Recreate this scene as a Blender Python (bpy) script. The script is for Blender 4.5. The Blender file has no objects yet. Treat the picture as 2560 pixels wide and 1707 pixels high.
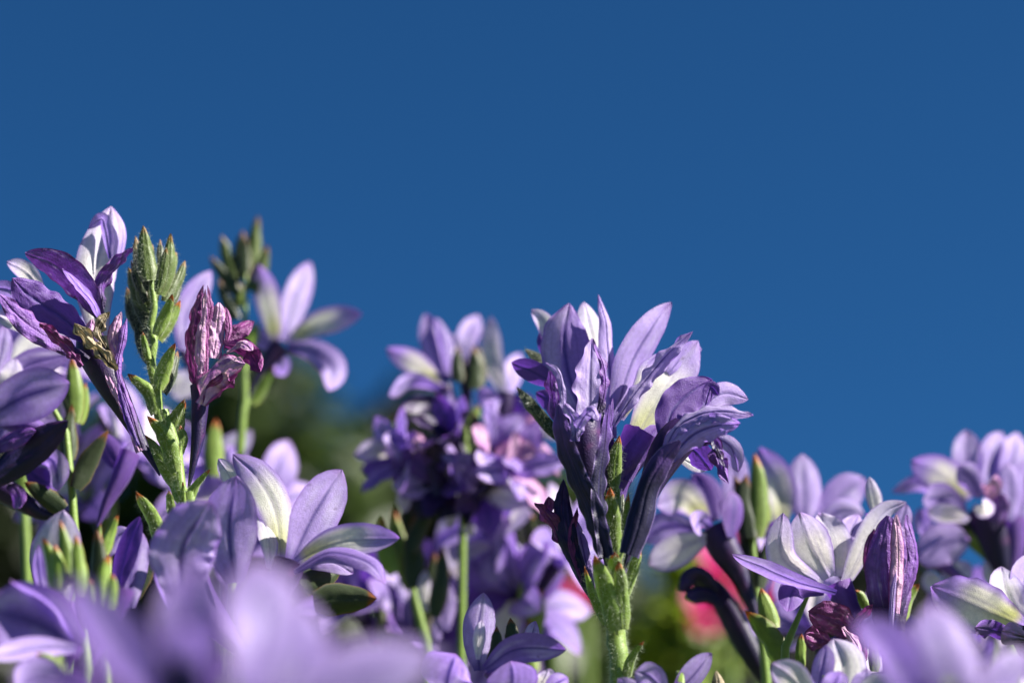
import bpy, math, random
import numpy as np
from mathutils import Vector

# ------------------------------------------------------------------ camera, sky, sun, exposure
sc = bpy.context.scene
COL = sc.collection
PITCH = math.radians(21)
FOCUS = 0.52
CAMZ = 0.14
SUN_AZ, SUN_EL = 106.0, 44.0          # azimuth to the right of the view direction
cd = bpy.data.cameras.new('camera')
cam = bpy.data.objects.new('camera', cd)
COL.objects.link(cam)
sc.camera = cam
cd.sensor_width, cd.lens = 22.3, 55.0
cd.clip_start, cd.clip_end = 0.01, 2000.0
cam.location = (0, 0, CAMZ)
cam.rotation_euler = (math.radians(90) + PITCH, 0, 0)
cd.dof.use_dof = True
cd.dof.focus_distance = FOCUS
cd.dof.aperture_fstop = 5.6
cd.dof.aperture_blades = 7

world = bpy.data.worlds.new('World')
sc.world = world
world.use_nodes = True
wn, wl = world.node_tree.nodes, world.node_tree.links
sky = wn.new('ShaderNodeTexSky')
sky.sky_type = 'NISHITA'
sky.sun_disc = False
sky.sun_elevation = math.radians(SUN_EL)
sky.sun_rotation = math.radians(SUN_AZ)
sky.altitude, sky.air_density, sky.dust_density, sky.ozone_density = 2500, 1.0, 3.0, 8.0
tint = wn.new('ShaderNodeMix')
tint.data_type = 'RGBA'
tint.blend_type = 'MULTIPLY'
tint.inputs[0].default_value = 1.0
tint.inputs[7].default_value = (0.166, 0.425, 0.545, 1)
wl.new(sky.outputs[0], tint.inputs[6])
wl.new(tint.outputs[2], wn['Background'].inputs[0])
wn['Background'].inputs[1].default_value = 0.050

ld = bpy.data.lights.new('sun', 'SUN')
ld.energy, ld.angle, ld.color = 5.0, math.radians(0.53), (1.0, 0.95, 0.87)
sun = bpy.data.objects.new('sun', ld)
COL.objects.link(sun)
az, el = math.radians(SUN_AZ), math.radians(SUN_EL)
SUNDIR = Vector((math.sin(az) * math.cos(el), math.cos(az) * math.cos(el), math.sin(el)))
sun.rotation_euler = SUNDIR.to_track_quat('Z', 'Y').to_euler()
sun.location = (2, 1, 3)
vs = sc.view_settings
vs.view_transform, vs.look, vs.exposure, vs.gamma = 'Standard', 'None', 1.78, 1.0
vs.use_curve_mapping = False
sc.cycles.use_denoising = True
sc.cycles.max_bounces = 8
sc.cycles.transmission_bounces = 6
sc.cycles.diffuse_bounces = 4

rng = np.random.default_rng(7)
random.seed(7)

# ------------------------------------------------------------------ pixels of the photograph -> places
FWD = np.array([0, math.cos(PITCH), math.sin(PITCH)])
UP = np.array([0, -math.sin(PITCH), math.cos(PITCH)])
RIGHT = np.array([1.0, 0, 0])
CAM = np.array([0, 0, CAMZ])
WV = 22.3 / 55.0
LEAN = 0.88 * math.tan(PITCH)          # takes most of the lean towards the lens out of upright stems


def at(px, py, dd):
    """point seen at (px,py) of the 2560 wide photograph, dd metres beyond the focus distance"""
    v = (853.5 - py) / 2560 * WV
    d = (FOCUS + dd) * (1 + LEAN * (v + 0.045))
    return CAM + d * (FWD + (px - 1280) / 2560 * WV * RIGHT + v * UP)


def mpp(dd):
    return (FOCUS + dd) * WV / 2560


# ------------------------------------------------------------------ noise
def vnoise(x, y, seed):
    g = np.random.default_rng(int(seed) & 0xffffff).random((32, 32))
    xi, yi = np.floor(x).astype(int), np.floor(y).astype(int)
    fx, fy = x - xi, y - yi
    fx, fy = fx * fx * (3 - 2 * fx), fy * fy * (3 - 2 * fy)
    a, b = g[xi % 32, yi % 32], g[(xi + 1) % 32, yi % 32]
    c, d = g[xi % 32, (yi + 1) % 32], g[(xi + 1) % 32, (yi + 1) % 32]
    return (a * (1 - fx) + b * fx) * (1 - fy) + (c * (1 - fx) + d * fx) * fy


def fbm(x, y, seed, o=3):
    r, a, t = 0, 0.5, 0
    for k in range(o):
        r = r + a * vnoise(x * 2 ** k + 3.1 * k, y * 2 ** k + 7.7 * k, seed + 17 * k)
        t += a
        a *= 0.5
    return r / t


def sstep(a, b, x):
    t = np.clip((x - a) / (b - a), 0, 1)
    return t * t * (3 - 2 * t)


def mixc(a, b, f):
    return a * (1 - f[..., None]) + np.array(b) * f[..., None]


# ------------------------------------------------------------------ pigments (linear)
LILAC = (0.47, 0.335, 0.73)
VIOLET = (0.19, 0.085, 0.40)
INDIGO = (0.010, 0.007, 0.036)
PALE = (0.68, 0.60, 0.80)
CREAM = (0.84, 0.82, 0.70)
YELLOW = (0.66, 0.68, 0.22)
WINE = (0.15, 0.028, 0.14)
PURPLE = (0.16, 0.055, 0.30)
ROSE = (0.60, 0.34, 0.55)
GREEN = (0.17, 0.26, 0.035)
DKGREEN = (0.026, 0.042, 0.010)
RUST = (0.42, 0.085, 0.012)
TAN = (0.36, 0.28, 0.17)


def pigment(kind, S, T, seed):
    sh = S.shape
    one = np.ones(sh + (3,))
    n1 = fbm(S * 2.2 + 9, T * 3 + 5, seed)
    n2 = fbm(S * 7 + 3, T * 9 + 1, seed + 5)
    streak = vnoise(S * 11 + 40 + 2.5 * n1, T * 2.6 + 3, seed + 9)
    A = np.abs(S)
    if kind == 'U':
        c = one * np.array(VIOLET)
        c = mixc(c, INDIGO, 1 - 0.7 * sstep(0.55, 1.05, T + 0.25 * (n1 - .5)))
        c = mixc(c, (0.05, 0.035, 0.16), 0.3 * sstep(0.55, 0.85, streak))
        c = mixc(c, LILAC, 0.6 * sstep(0.9, 1.0, A))  # pale edges paint the lit rim of the tube
    elif kind in 'FLWSV':
        base = {'F': LILAC, 'L': LILAC, 'W': PALE, 'S': (0.30, 0.19, 0.55), 'V': VIOLET}[kind]
        c = one * np.array(base)
        c = mixc(c, PALE, 0.42 * sstep(0.45, 0.75, n1) * (kind != 'V'))
        if kind in 'LW':
            f = sstep(0.06, 0.2, T) * (1 - sstep(0.52, 0.84, T + 0.12 * (n1 - .5))) * (1 - sstep(0.55, 0.95, A))
            c = mixc(c, CREAM, f * (0.95 if kind == 'L' else 0.7))
            f2 = sstep(0.02, 0.12, T) * (1 - sstep(0.2, 0.5, T + 0.2 * A))
            c = mixc(c, YELLOW, 0.75 * f2 * (kind == 'L'))
        vein = np.exp(-(S / (0.055 + 0.07 * (1 - T))) ** 2) * (1 - sstep(0.7, 0.97, T)) * (0.3 if kind in 'LW' else 0.92)
        c = mixc(c, (0.085, 0.05, 0.28), vein)
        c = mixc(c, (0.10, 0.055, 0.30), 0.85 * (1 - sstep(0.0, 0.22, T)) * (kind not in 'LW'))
        c = mixc(c, (0.30, 0.15, 0.56), 0.65 * sstep(0.84, 1.0, A))
        c = mixc(c, (0.33, 0.13, 0.50), 0.45 * sstep(0.86, 1.0, T))
        c *= (0.92 + 0.16 * streak)[..., None]
        c = mixc(c, (0.13, 0.07, 0.36), 0.22 * np.clip(np.cos(S * 21 * (1 + 0.25 * T) + 1.5 * n1), 0, 1) ** 6 * sstep(0, .2, T) * (1 - sstep(.7, .95, T)))
        spot = sstep(0.83, 0.9, n2)
        c = mixc(c, (0.09, 0.03, 0.14), 0.55 * spot)
    elif kind == 'P':
        c = one * np.array((0.205, 0.085, 0.37))
        c = mixc(c, PURPLE, sstep(0.35, 0.65, n1))
        c = mixc(c, LILAC, 0.4 * sstep(0.5, 0.9, n2 * .5 + streak * .5))
        c = mixc(c, WINE, 0.6 * sstep(0.8, 1.0, A))
        c = mixc(c, (0.5, 0.36, 0.6), 0.6 * sstep(0.72, 0.8, n2))
        c = mixc(c, INDIGO, 0.9 * (1 - sstep(0.05, 0.4, T)))
    elif kind == 'M':
        c = one * np.array(WINE)
        c = mixc(c, (0.30, 0.06, 0.26), sstep(0.4, 0.7, n1))
        c = mixc(c, ROSE, 0.5 * sstep(0.55, 0.85, n2 * .6 + streak * .4))
        c = mixc(c, (0.06, 0.008, 0.05), 0.7 * sstep(0.85, 1, A))
    elif kind == 'K':
        c = one * np.array(ROSE)
        c = mixc(c, (0.36, 0.17, 0.42), sstep(0.45, 0.7, n1))
        c = mixc(c, (0.80, 0.58, 0.58), 0.7 * sstep(0.55, 0.75, n2))
        c = mixc(c, (0.26, 0.04, 0.2), 0.9 * sstep(0.75, 0.95, A))
    elif kind == 'D':
        c = one * np.array(INDIGO)
        c = mixc(c, (0.06, 0.04, 0.19), 0.6 * sstep(0.5, 0.85, streak * .6 + n1 * .4))
        c = mixc(c, (0.04, 0.014, 0.085), sstep(0.3, 0.9, T) * 0.7)
        c = mixc(c, (0.12, 0.03, 0.12), 0.5 * sstep(0.66, 0.8, n2))
    elif kind == 'X':
        c = one * np.array(TAN)
        c = mixc(c, (0.035, 0.025, 0.02), sstep(0.52, 0.7, n1))
        c = mixc(c, (0.55, 0.47, 0.33), 0.7 * sstep(0.5, 0.8, streak))
    elif kind in 'Ggh':
        c = one * np.array({'G': GREEN, 'g': DKGREEN, 'h': (0.085, 0.125, 0.022)}[kind])
        rib = 0.5 + 0.5 * np.cos(S * 34)
        c = mixc(c, (0.27, 0.36, 0.08), 0.35 * rib * (kind == 'G'))
        c = mixc(c, (0.14, 0.24, 0.03), 0.5 * sstep(0.4, 0.7, n1) * (kind == 'G'))
        c = mixc(c, (0.30, 0.37, 0.10), 0.5 * (1 - sstep(0.0, 0.2, T)) * (kind == 'G'))
        c = mixc(c, (0.20, 0.10, 0.02), 0.6 * sstep(0.9, 1.0, A))
        c *= 0.72 + 0.45 * ((seed * 37) % 100) / 100
        tip = sstep(0.84, 0.93, T + 0.06 * (n2 - .5) + 0.03 * A)
        c = mixc(c, RUST, (0.95 if kind == 'G' else 0.4) * tip)
        c = mixc(c, (0.10, 0.025, 0.01), 0.7 * sstep(0.95, 1.0, T))
    elif kind == 'E':
        c = one * np.array((0.18, 0.27, 0.04))
        c = mixc(c, (0.13, 0.22, 0.03), 0.6 * sstep(0.4, 0.7, n1))
        c *= (0.9 + 0.2 * streak)[..., None]
    elif kind == 'J':                     # sword leaf
        c = one * np.array((0.07, 0.12, 0.025))
        c *= (0.75 + 0.5 * (0.5 + 0.5 * np.cos(S * 26)))[..., None]
    elif kind == 'R':                     # pink garden flower
        c = one * np.array((0.60, 0.018, 0.20))
        c = mixc(c, (0.72, 0.06, 0.30), sstep(0.4, 0.8, T))
    return np.clip(c * 0.86, 0, 1)


# ------------------------------------------------------------------ materials
def mat_sheet(name, trans, rough, bump, bscale, spec=0.4, boost=1.0, sheen=0.0, mottling=0.12):
    m = bpy.data.materials.new(name)
    m.use_nodes = True
    nt = m.node_tree
    n, l = nt.nodes, nt.links
    n.clear()
    out = n.new('ShaderNodeOutputMaterial')
    at_ = n.new('ShaderNodeAttribute')
    at_.attribute_name = 'Col'
    tc = n.new('ShaderNodeTexCoord')
    no = n.new('ShaderNodeTexNoise')
    no.inputs['Scale'].default_value = bscale
    no.inputs['Detail'].default_value = 3
    l.new(tc.outputs['Object'], no.inputs['Vector'])
    no2 = n.new('ShaderNodeTexNoise')
    no2.inputs['Scale'].default_value = bscale * 0.22
    no2.inputs['Detail'].default_value = 4
    l.new(tc.outputs['Object'], no2.inputs['Vector'])
    mr = n.new('ShaderNodeMapRange')
    mr.inputs['From Min'].default_value, mr.inputs['From Max'].default_value = 0.25, 0.75
    mr.inputs['To Min'].default_value, mr.inputs['To Max'].default_value = 1 - mottling, 1 + mottling
    l.new(no2.outputs[0], mr.inputs['Value'])
    mul = n.new('ShaderNodeVectorMath')
    mul.operation = 'SCALE'
    l.new(at_.outputs['Color'], mul.inputs[0])
    l.new(mr.outputs[0], mul.inputs['Scale'])
    b = n.new('ShaderNodeBump')
    b.inputs['Strength'].default_value = bump
    b.inputs['Distance'].default_value = 0.0002
    l.new(no.outputs[0], b.inputs['Height'])
    p = n.new('ShaderNodeBsdfPrincipled')
    p.inputs['Roughness'].default_value = rough
    p.inputs['Specular IOR Level'].default_value = spec
    p.inputs['Sheen Weight'].default_value = sheen
    p.inputs['Sheen Roughness'].default_value = 0.4
    l.new(mul.outputs[0], p.inputs['Base Color'])
    l.new(b.outputs[0], p.inputs['Normal'])
    t = n.new('ShaderNodeBsdfTranslucent')
    bo = n.new('ShaderNodeVectorMath')
    bo.operation = 'SCALE'
    bo.inputs['Scale'].default_value = boost
    ga = n.new('ShaderNodeGamma')                       # light that crosses the sheet meets its pigment twice
    ga.inputs['Gamma'].default_value = 1.5
    l.new(mul.outputs[0], ga.inputs['Color'])
    l.new(ga.outputs[0], bo.inputs[0])
    l.new(bo.outputs[0], t.inputs['Color'])
    l.new(b.outputs[0], t.inputs['Normal'])
    mx = n.new('ShaderNodeMixShader')
    mx.inputs[0].default_value = trans
    l.new(p.outputs[0], mx.inputs[1])
    l.new(t.outputs[0], mx.inputs[2])
    l.new(mx.outputs[0], out.inputs['Surface'])
    return m


MAT = {
    'petal': mat_sheet('petal', 0.45, 0.38, 0.8, 5200, 0.35, 1.5, 0.1, 0.10),
    'wilt': mat_sheet('wilted_petal', 0.24, 0.55, 1.0, 2600, 0.3, 1.7, 0.0, 0.35),
    'tube': mat_sheet('flower_tube', 0.08, 0.45, 0.5, 2600, 0.3, 1.2, 0.0, 0.2),
    'bract': mat_sheet('bract', 0.13, 0.45, 0.5, 3200, 0.35, 1.2, 0.35, 0.18),
    'stem': mat_sheet('stem', 0.08, 0.45, 0.5, 3200, 0.35, 1.2, 0.4, 0.18),
    'leaf': mat_sheet('leaf', 0.2, 0.45, 0.3, 600, 0.4, 1.3, 0.0, 0.2),
    'hair': mat_sheet('plant_hair', 0.4, 0.3, 0.0, 500, 0.5, 1.0, 0.0, 0.0),
}
MATK = dict(F='petal', L='petal', W='petal', S='petal', V='petal', P='wilt', M='wilt', K='wilt', X='wilt', D='tube', U='tube',
            G='bract', g='bract', h='bract', E='stem', J='leaf', R='petal')


# ------------------------------------------------------------------ mesh helpers
def mesh_obj(name, V, F, C, mat, parent, kind=None, origin=None):
    me = bpy.data.meshes.new(name)
    F = np.asarray(F, dtype=np.int32)
    V = np.asarray(V, dtype=np.float32)
    if origin is not None:
        V = V - np.asarray(origin, dtype=np.float32)
    nf, k = F.shape
    me.vertices.add(len(V))
    me.vertices.foreach_set('co', V.ravel())
    me.loops.add(nf * k)
    me.loops.foreach_set('vertex_index', F.ravel())
    me.polygons.add(nf)
    me.polygons.foreach_set('loop_start', np.arange(0, nf * k, k, dtype=np.int32))
    me.polygons.foreach_set('use_smooth', np.ones(nf, dtype=bool))
    me.update(calc_edges=True)
    if C is not None:
        ca = me.color_attributes.new('Col', 'FLOAT_COLOR', 'POINT')
        c4 = np.ones((len(V), 4), dtype=np.float32)
        c4[:, :3] = C
        ca.data.foreach_set('color', c4.ravel())
    me.materials.append(mat)
    o = bpy.data.objects.new(name, me)
    COL.objects.link(o)
    if parent is not None:
        o.parent = parent
    if kind:
        o['kind'] = kind
    return o


def thing(name, label, cat, loc, group=None):
    o = bpy.data.objects.new(name, None)
    o.empty_display_size = 0.01
    COL.objects.link(o)
    o.location = Vector(loc)
    o['label'] = label
    o['category'] = cat
    if group:
        o['group'] = group
    return o


def curve(P, n, tipbias=1.35):
    P = np.asarray(P, float)
    if len(P) == 2:
        P = np.array([P[0], (P[0] + P[1]) / 2, P[1]])
    Q = np.vstack([2 * P[0] - P[1], P, 2 * P[-1] - P[-2]])
    out = []
    for i in range(len(P) - 1):
        p0, p1, p2, p3 = Q[i:i + 4]
        for u in np.linspace(0, 1, 24, endpoint=False):
            out.append(0.5 * (2 * p1 + (p2 - p0) * u + (2 * p0 - 5 * p1 + 4 * p2 - p3) * u * u + (3 * p1 - p0 - 3 * p2 + p3) * u ** 3))
    out.append(P[-1])
    out = np.array(out)
    s = np.r_[0, np.cumsum(np.linalg.norm(np.diff(out, axis=0), axis=1))]
    t = np.linspace(0, 1, n)
    t = 1 - (1 - t) ** tipbias
    return np.stack([np.interp(t * s[-1], s, out[:, k]) for k in range(out.shape[1])], 1), t, s[-1]


PROF = {
    'o': [(0, .30), (.15, .58), (.35, .9), (.5, 1), (.66, .96), (.8, .78), (.91, .48), (.97, .22), (1, .02)],
    't': [(0, .13), (.12, .2), (.3, .55), (.48, .9), (.6, 1), (.74, .93), (.86, .68), (.95, .32), (1, .03)],
    'b': [(0, .55), (.2, .95), (.4, 1), (.6, .86), (.8, .55), (.92, .26), (1, .03)],
    'p': [(0, .35), (.25, .8), (.5, 1), (.7, .85), (.88, .45), (1, .02)],
    's': [(0, .7), (.3, 1), (.7, .9), (.9, .6), (1, .12)],
    'j': [(0, .6), (.4, 1), (.75, .7), (1, .02)],
}


def prof(name, t):
    a = np.array(PROF[name])
    d = np.linspace(0, 1, 200)
    y = np.interp(d, a[:, 0], a[:, 1])
    k = np.hanning(17)
    k /= k.sum()
    ys = np.convolve(np.pad(y, 8, mode='edge'), k, mode='valid')
    w = sstep(0.93, 1.0, d)
    return np.interp(t, d, ys * (1 - w) + y * w)


SEED = [100]


def strip(ctrl, hw, N0, col, pr='o', cup=-30, roll=0, twist=0, cr=0.0, ru=0.0, fold=0.0, nt=26, ns=13, curl=0):
    """a petal, bract or collapsed tepal: sheet along a midrib, hw metres half wide, bent across by cup degrees"""
    SEED[0] += 1
    seed = SEED[0]
    P, t, L = curve(ctrl, nt)
    T = np.gradient(P, axis=0)
    T /= np.linalg.norm(T, axis=1)[:, None] + 1e-12
    N0 = np.asarray(N0, float)
    N0 = np.broadcast_to(N0, P.shape)
    N = N0 - (N0 * T).sum(1)[:, None] * T
    ln = np.linalg.norm(N, axis=1)
    alt = UP[None] - (T @ UP)[:, None] * T
    N = N + alt * np.clip(0.3 - ln, 0, 1)[:, None]
    N /= np.linalg.norm(N, axis=1)[:, None]
    B = np.cross(T, N)
    r = np.radians(roll + twist * t)[:, None]
    N, B = N * np.cos(r) + B * np.sin(r), B * np.cos(r) - N * np.sin(r)
    s = np.linspace(-1, 1, ns)
    w = hw * prof(pr, t)
    S, TT = np.meshgrid(s, t)
    edge = np.abs(S)
    wob = 1 + (0.05 + 0.10 * (cr > 0)) * (fbm(TT * 5 + 2 + 9 * (S > 0), S * 0 + 4, seed + 3) - .5) * 2 * edge
    a = np.radians(cup) / 2 * (0.55 + 0.45 * np.sin(np.pi * np.clip(TT * 0.9 + 0.1, 0, 1)))
    a = a + np.radians(curl) * sstep(0.6, 1, TT) / 2
    a = np.where(np.abs(a) < 1e-3, 1e-3, a)
    Rr = w[:, None] / a
    ob = Rr * np.sin(S * a) * wob
    on = Rr * (1 - np.cos(S * a))
    na = S * a
    disp = np.zeros_like(S)
    X, Y = S * hw * 1000, TT * L * 1000
    cr *= 0.72
    if cr:
        rid = 1 - np.abs(2 * fbm(X / 2.6 + 5 + 0.25 * np.sin(Y), Y / 4.6 + 3, seed, 3) - 1) * 2
        big = fbm(X / 5 + 1, Y / 7 + 2, seed + 31, 2) - .5
        fine = 1 - np.abs(2 * fbm(X / 0.95 + 2 * big, Y / 1.9 + 2 * big, seed + 77, 2) - 1) * 2
        disp += cr * 0.001 * (0.75 * (rid - .5) + 1.9 * big + 0.26 * (fine - .5)) * np.clip(prof(pr, TT) * 2, 0, 1)
    disp += 0.00035 * (fbm(X / 5 + 8, Y / 7 + 6, seed + 12, 2) - .5) * 2
    if ru:
        ph = vnoise(TT * 3, S * 0 + 1.5, seed + 8) * 6
        disp += ru * 0.001 * edge ** 3 * np.sin(TT * L * 1300 + ph + 3 * (S > 0)) * np.clip(prof(pr, TT) * 1.5, 0, 1)
    if fold:
        disp += fold * 0.001 * (1 - np.exp(-(S / 0.28) ** 2)) * prof(pr, TT)
    disp -= 0.00018 * np.exp(-(S / 0.09) ** 2)          # sunk midrib
    nn = np.cos(na)[..., None] * N[:, None] - np.sin(na)[..., None] * B[:, None]
    V = P[:, None] + ob[..., None] * B[:, None] + on[..., None] * N[:, None] + disp[..., None] * nn
    C = pigment(col, S, TT, seed)
    idx = np.arange(nt * ns).reshape(nt, ns)
    F = np.stack([idx[:-1, :-1], idx[:-1, 1:], idx[1:, 1:], idx[1:, :-1]], -1).reshape(-1, 4)
    return V.reshape(-1, 3), F, C.reshape(-1, 3)


def tube(ctrl, rad, col, nt=26, ns=14, flute=0.0, cap=True):
    """a round stem or funnel with radius per control point"""
    SEED[0] += 1
    ctrl = np.asarray(ctrl, float)
    R4 = np.c_[ctrl, np.asarray(rad, float)]
    P4, t, L = curve(R4, nt, 1.0)
    P, R = P4[:, :3], np.maximum(P4[:, 3], 1e-5)
    T = np.gradient(P, axis=0)
    T /= np.linalg.norm(T, axis=1)[:, None]
    N = -FWD[None] - (T @ -FWD)[:, None] * T
    N /= np.linalg.norm(N, axis=1)[:, None]
    B = np.cross(T, N)
    th = np.linspace(0, 2 * np.pi, ns, endpoint=False)
    TH, TT = np.meshgrid(th, t)
    S = TH / np.pi - 1
    k = 1 + flute * (fbm(np.cos(TH) * 2.5 + 5, np.sin(TH) * 2.5 + TT * 2 + 5, SEED[0], 2) - .5) * 2
    RR = R[:, None] * k
    V = P[:, None] + (RR * np.cos(TH))[..., None] * N[:, None] + (RR * np.sin(TH))[..., None] * B[:, None]
    C = pigment(col, S, TT, SEED[0])
    idx = np.arange(nt * ns).reshape(nt, ns)
    nx = np.roll(idx, -1, axis=1)
    F = np.stack([idx[:-1], nx[:-1], nx[1:], idx[1:]], -1).reshape(-1, 4)
    return V.reshape(-1, 3), F, C.reshape(-1, 3)


# ------------------------------------------------------------------ a flowering spike and its parts
class Spike:
    def __init__(self, label, M, dd, stem, sr, cat='flower spike', name='flower_spike', fine=False, hairs=0, lw=None, group=None):
        """M: (x0,y0,scale) of a crop of the photograph; dd: metres beyond focus; stem: crop points from low to high"""
        self.M, self.dd, self.fine = M, dd, fine
        pts = [self.p(*q) for q in stem]
        rr = [r / M[2] * mpp(dd) for r in sr]
        low = pts[0]
        rr0 = rr[0]
        seg = pts[0] - pts[1]
        seg /= np.linalg.norm(seg)
        seg = np.array([seg[0] * 0.5, seg[1] * 0.5 , -1.0])
        h = low[2]
        g = [np.array([low[0] + seg[0] * 0.04, low[1] + 0.02 + seg[1] * 0.03, -0.004]),
             np.array([low[0] + seg[0] * 0.03, low[1] + 0.012 + seg[1] * 0.02, h * 0.45])]
        pts = g + pts
        rr = [rr0 * 1.15, rr0 * 1.1] + rr
        self.base = np.array([pts[0][0], pts[0][1], 0.0])
        self.stem_pts, self.stem_r = pts, rr
        self.root = thing(name, label, cat, self.base, group)
        V, F, C = tube(pts, rr, 'E', 40 if fine else 24, 14 if fine else 10, 0.06)
        self.stem = mesh_obj('stem', V, F, C, MAT['stem'], self.root, origin=self.base)
        self.hsrc = [(V, F, 1.0)]
        self.hairs = hairs
        self.rs = random.Random(hash(label) & 0xffff if False else len(label) * 31 + int(abs(dd) * 1e4))
        for k in range(3):                       # pleated sword leaves low on the plant
            a = self.rs.uniform(0, 6.28)
            hgt = self.rs.uniform(0.09, 0.15)
            b0 = self.base + np.array([math.cos(a), math.sin(a), 0]) * 0.004
            tip = b0 + np.array([math.cos(a) * .05, math.sin(a) * .05, hgt])
            mid = b0 + np.array([math.cos(a) * .015, math.sin(a) * .015, hgt * .55])
            V, F, C = strip([b0, mid, tip], 0.008, (math.cos(a), math.sin(a), 0.2), 'J', 'j', 50, nt=12, ns=9)
            mesh_obj('leaf', V, F, C, MAT['leaf'], self.root, origin=self.base)

    def p(self, x, y, dz=0.0):
        ox, oy, s = self.M
        return at(ox + x / s, oy + y / s, self.dd + dz * 0.001)

    def m(self, w):
        return w / self.M[2] * mpp(self.dd)

    def use(self, M):
        self.M = M
        return self

    def ctrl(self, pts, z, tz):
        n = len(pts)
        return [self.p(q[0], q[1], z + tz * (i / (n - 1)) ** 1.6) for i, q in enumerate(pts)]

    def bract(self, pts, w, col='G', r=0, cup=-150, z=0, tz=0, pr='b', name='bract', cr=0.28):
        res = (30, 17) if self.fine else (14, 9)
        V, F, C = strip(self.ctrl(pts, z, tz), self.m(w) * 1.5, -FWD, col, pr, cup, r, 0, cr, nt=res[0], ns=res[1])
        mesh_obj(name, V, F, C, MAT[MATK[col]], self.root, origin=self.base)
        self.hsrc.append((V, F, 1.0))

    def flower(self, tpts, tr, tepals, tcol='D', z=0, name='flower', flute=0.12, label=None):
        """tpts: tube from its foot on the stem up to the throat"""
        V, F, C = tube(self.ctrl(tpts, z, 0), [self.m(r) for r in tr], tcol, 30 if self.fine else 16, 18 if self.fine else 12, flute)
        fl = mesh_obj(name, V, F, C, MAT[MATK[tcol]], self.root, origin=self.base)
        if label:
            fl['label'] = label
        for q in tepals:
            self.tepal(fl, *q[:3], z0=z, **(q[3] if len(q) > 3 else {}))
        return fl

    def tepal(self, fl, pts, w, col='F', r=0, cup=-35, z=0, tz=0, cr=0, ru=0, pr='o', tw=0, fold=0, z0=0, curl=0, name='tepal'):
        res = ((72, 37) if cr else (34, 17)) if self.fine else ((22, 13) if cr else (18, 9))
        V, F, C = strip(self.ctrl(pts, z0 + z, tz), self.m(w) * (1.0 if self.fine else 1.15), -FWD, col, pr, cup, r, tw, cr, ru, fold, res[0], res[1], curl)
        return mesh_obj(name, V, F, C, MAT[MATK[col]], fl, origin=self.base)

    def make_hairs(self):
        if not self.hairs:
            return
        Vs, Fs = [], []
        tot = sum(len(f) for _, f, _ in self.hsrc)
        for V, F, wgt in self.hsrc:
            A, Bq, Cq, Dq = (V[F[:, k]] for k in range(4))
            nr = np.cross(Cq - A, Dq - Bq)
            ar = np.linalg.norm(nr, axis=1)
            ctr0 = (A + Cq) / 2
            vis = ((ctr0 - CAM) @ FWD > 0) & (ctr0[:, 2] > 0.12)
            ar = ar * vis
            if ar.sum() <= 0:
                continue
            n = int(self.hairs * ar.sum() * 1e6)
            i = rng.choice(len(F), n, p=ar / ar.sum())
            u, v = rng.random(n)[:, None], rng.random(n)[:, None]
            P = (A[i] * (1 - u) + Bq[i] * u) * (1 - v) + (Dq[i] * (1 - u) + Cq[i] * u) * v
            nn = nr[i] / np.linalg.norm(nr[i], axis=1)[:, None]
            ok = np.ones(n, bool)
            d = nn + 0.45 * rng.normal(size=(n, 3)) + np.array([0, 0, -0.12])
            d /= np.linalg.norm(d, axis=1)[:, None]
            le = rng.uniform(0.4, 1.5, n)[:, None] * 0.001
            sd = np.cross(d, rng.normal(size=(n, 3)))
            sd /= np.linalg.norm(sd, axis=1)[:, None]
            hw = 0.000018
            Vs.append(np.stack([P + sd * hw, P - sd * hw, P + d * le], 1)[ok].reshape(-1, 3))
        V = np.concatenate(Vs)
        F = np.arange(len(V)).reshape(-1, 3)
        C = np.tile(np.array([0.55, 0.6, 0.45]), (len(V), 1))
        mesh_obj('hairs', V, F, C, MAT['hair'], self.root, kind='stuff', origin=self.base)

    # a flower built freely in space: foot, throat, direction it opens, how far it is open
    def open_flower(self, foot, throat, z=0, axis=(0, 0, 1), size=22.0, openness=55, spin=None, cols='FFLFLF', tcol='D', wilt=0.0, tw_r=None):
        rs = self.rs
        f0, th = self.p(*foot, z), self.p(*throat, z)
        ax = RIGHT * axis[0] + UP * axis[1] - FWD * axis[2]
        ax = ax / np.linalg.norm(ax)
        mm = 0.001
        L = np.linalg.norm(th - f0)
        mid = f0 * 0.45 + (th - ax * L * 0.35) * 0.55
        r0 = size * 0.10 * mm
        V, F, C = tube([f0, mid, th, th + ax * r0 * 0.5], [0.0009, 0.0014, r0, r0 * 1.25], tcol, 16, 12, 0.1)
        fl = mesh_obj('flower', V, F, C, MAT[MATK[tcol]], self.root, origin=self.base)
        e1 = np.cross(ax, (0.3, 0.2, 0.9))
        e1 /= np.linalg.norm(e1)
        e2 = np.cross(ax, e1)
        spin = rs.uniform(0, 6.28) if spin is None else math.radians(spin)
        for k in range(6):
            a = spin + k * math.pi / 3 + rs.uniform(-.12, .12)
            R = e1 * math.cos(a) + e2 * math.sin(a)
            op = math.radians(openness + rs.uniform(-14, 14) - (8 if k % 2 else 0))
            Ls = size * mm * rs.uniform(0.92, 1.08)
            c0 = th - ax * Ls * 0.18 + R * r0 * 0.75
            c1 = th + R * r0 + ax * Ls * 0.16
            d1 = ax * math.cos(op) + R * math.sin(op)
            d2 = ax * math.cos(op * 1.45) + R * math.sin(op * 1.45)
            c2 = c1 + d1 * Ls * 0.45
            c3 = c2 + d2 * Ls * 0.45
            N = ax * math.sin(op) - R * math.cos(op)
            kind = cols[k]
            V, F, C = strip([c0, c1, c2, c3], size * mm * (0.27 if k % 2 == 0 else 0.24), N, kind, 't', rs.uniform(15, 45), rs.uniform(-12, 12),
                            rs.uniform(-15, 15), wilt, wilt * 0.6, nt=18, ns=9)
            mesh_obj('tepal', V, F, C, MAT[MATK[kind]], fl, origin=self.base)
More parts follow.
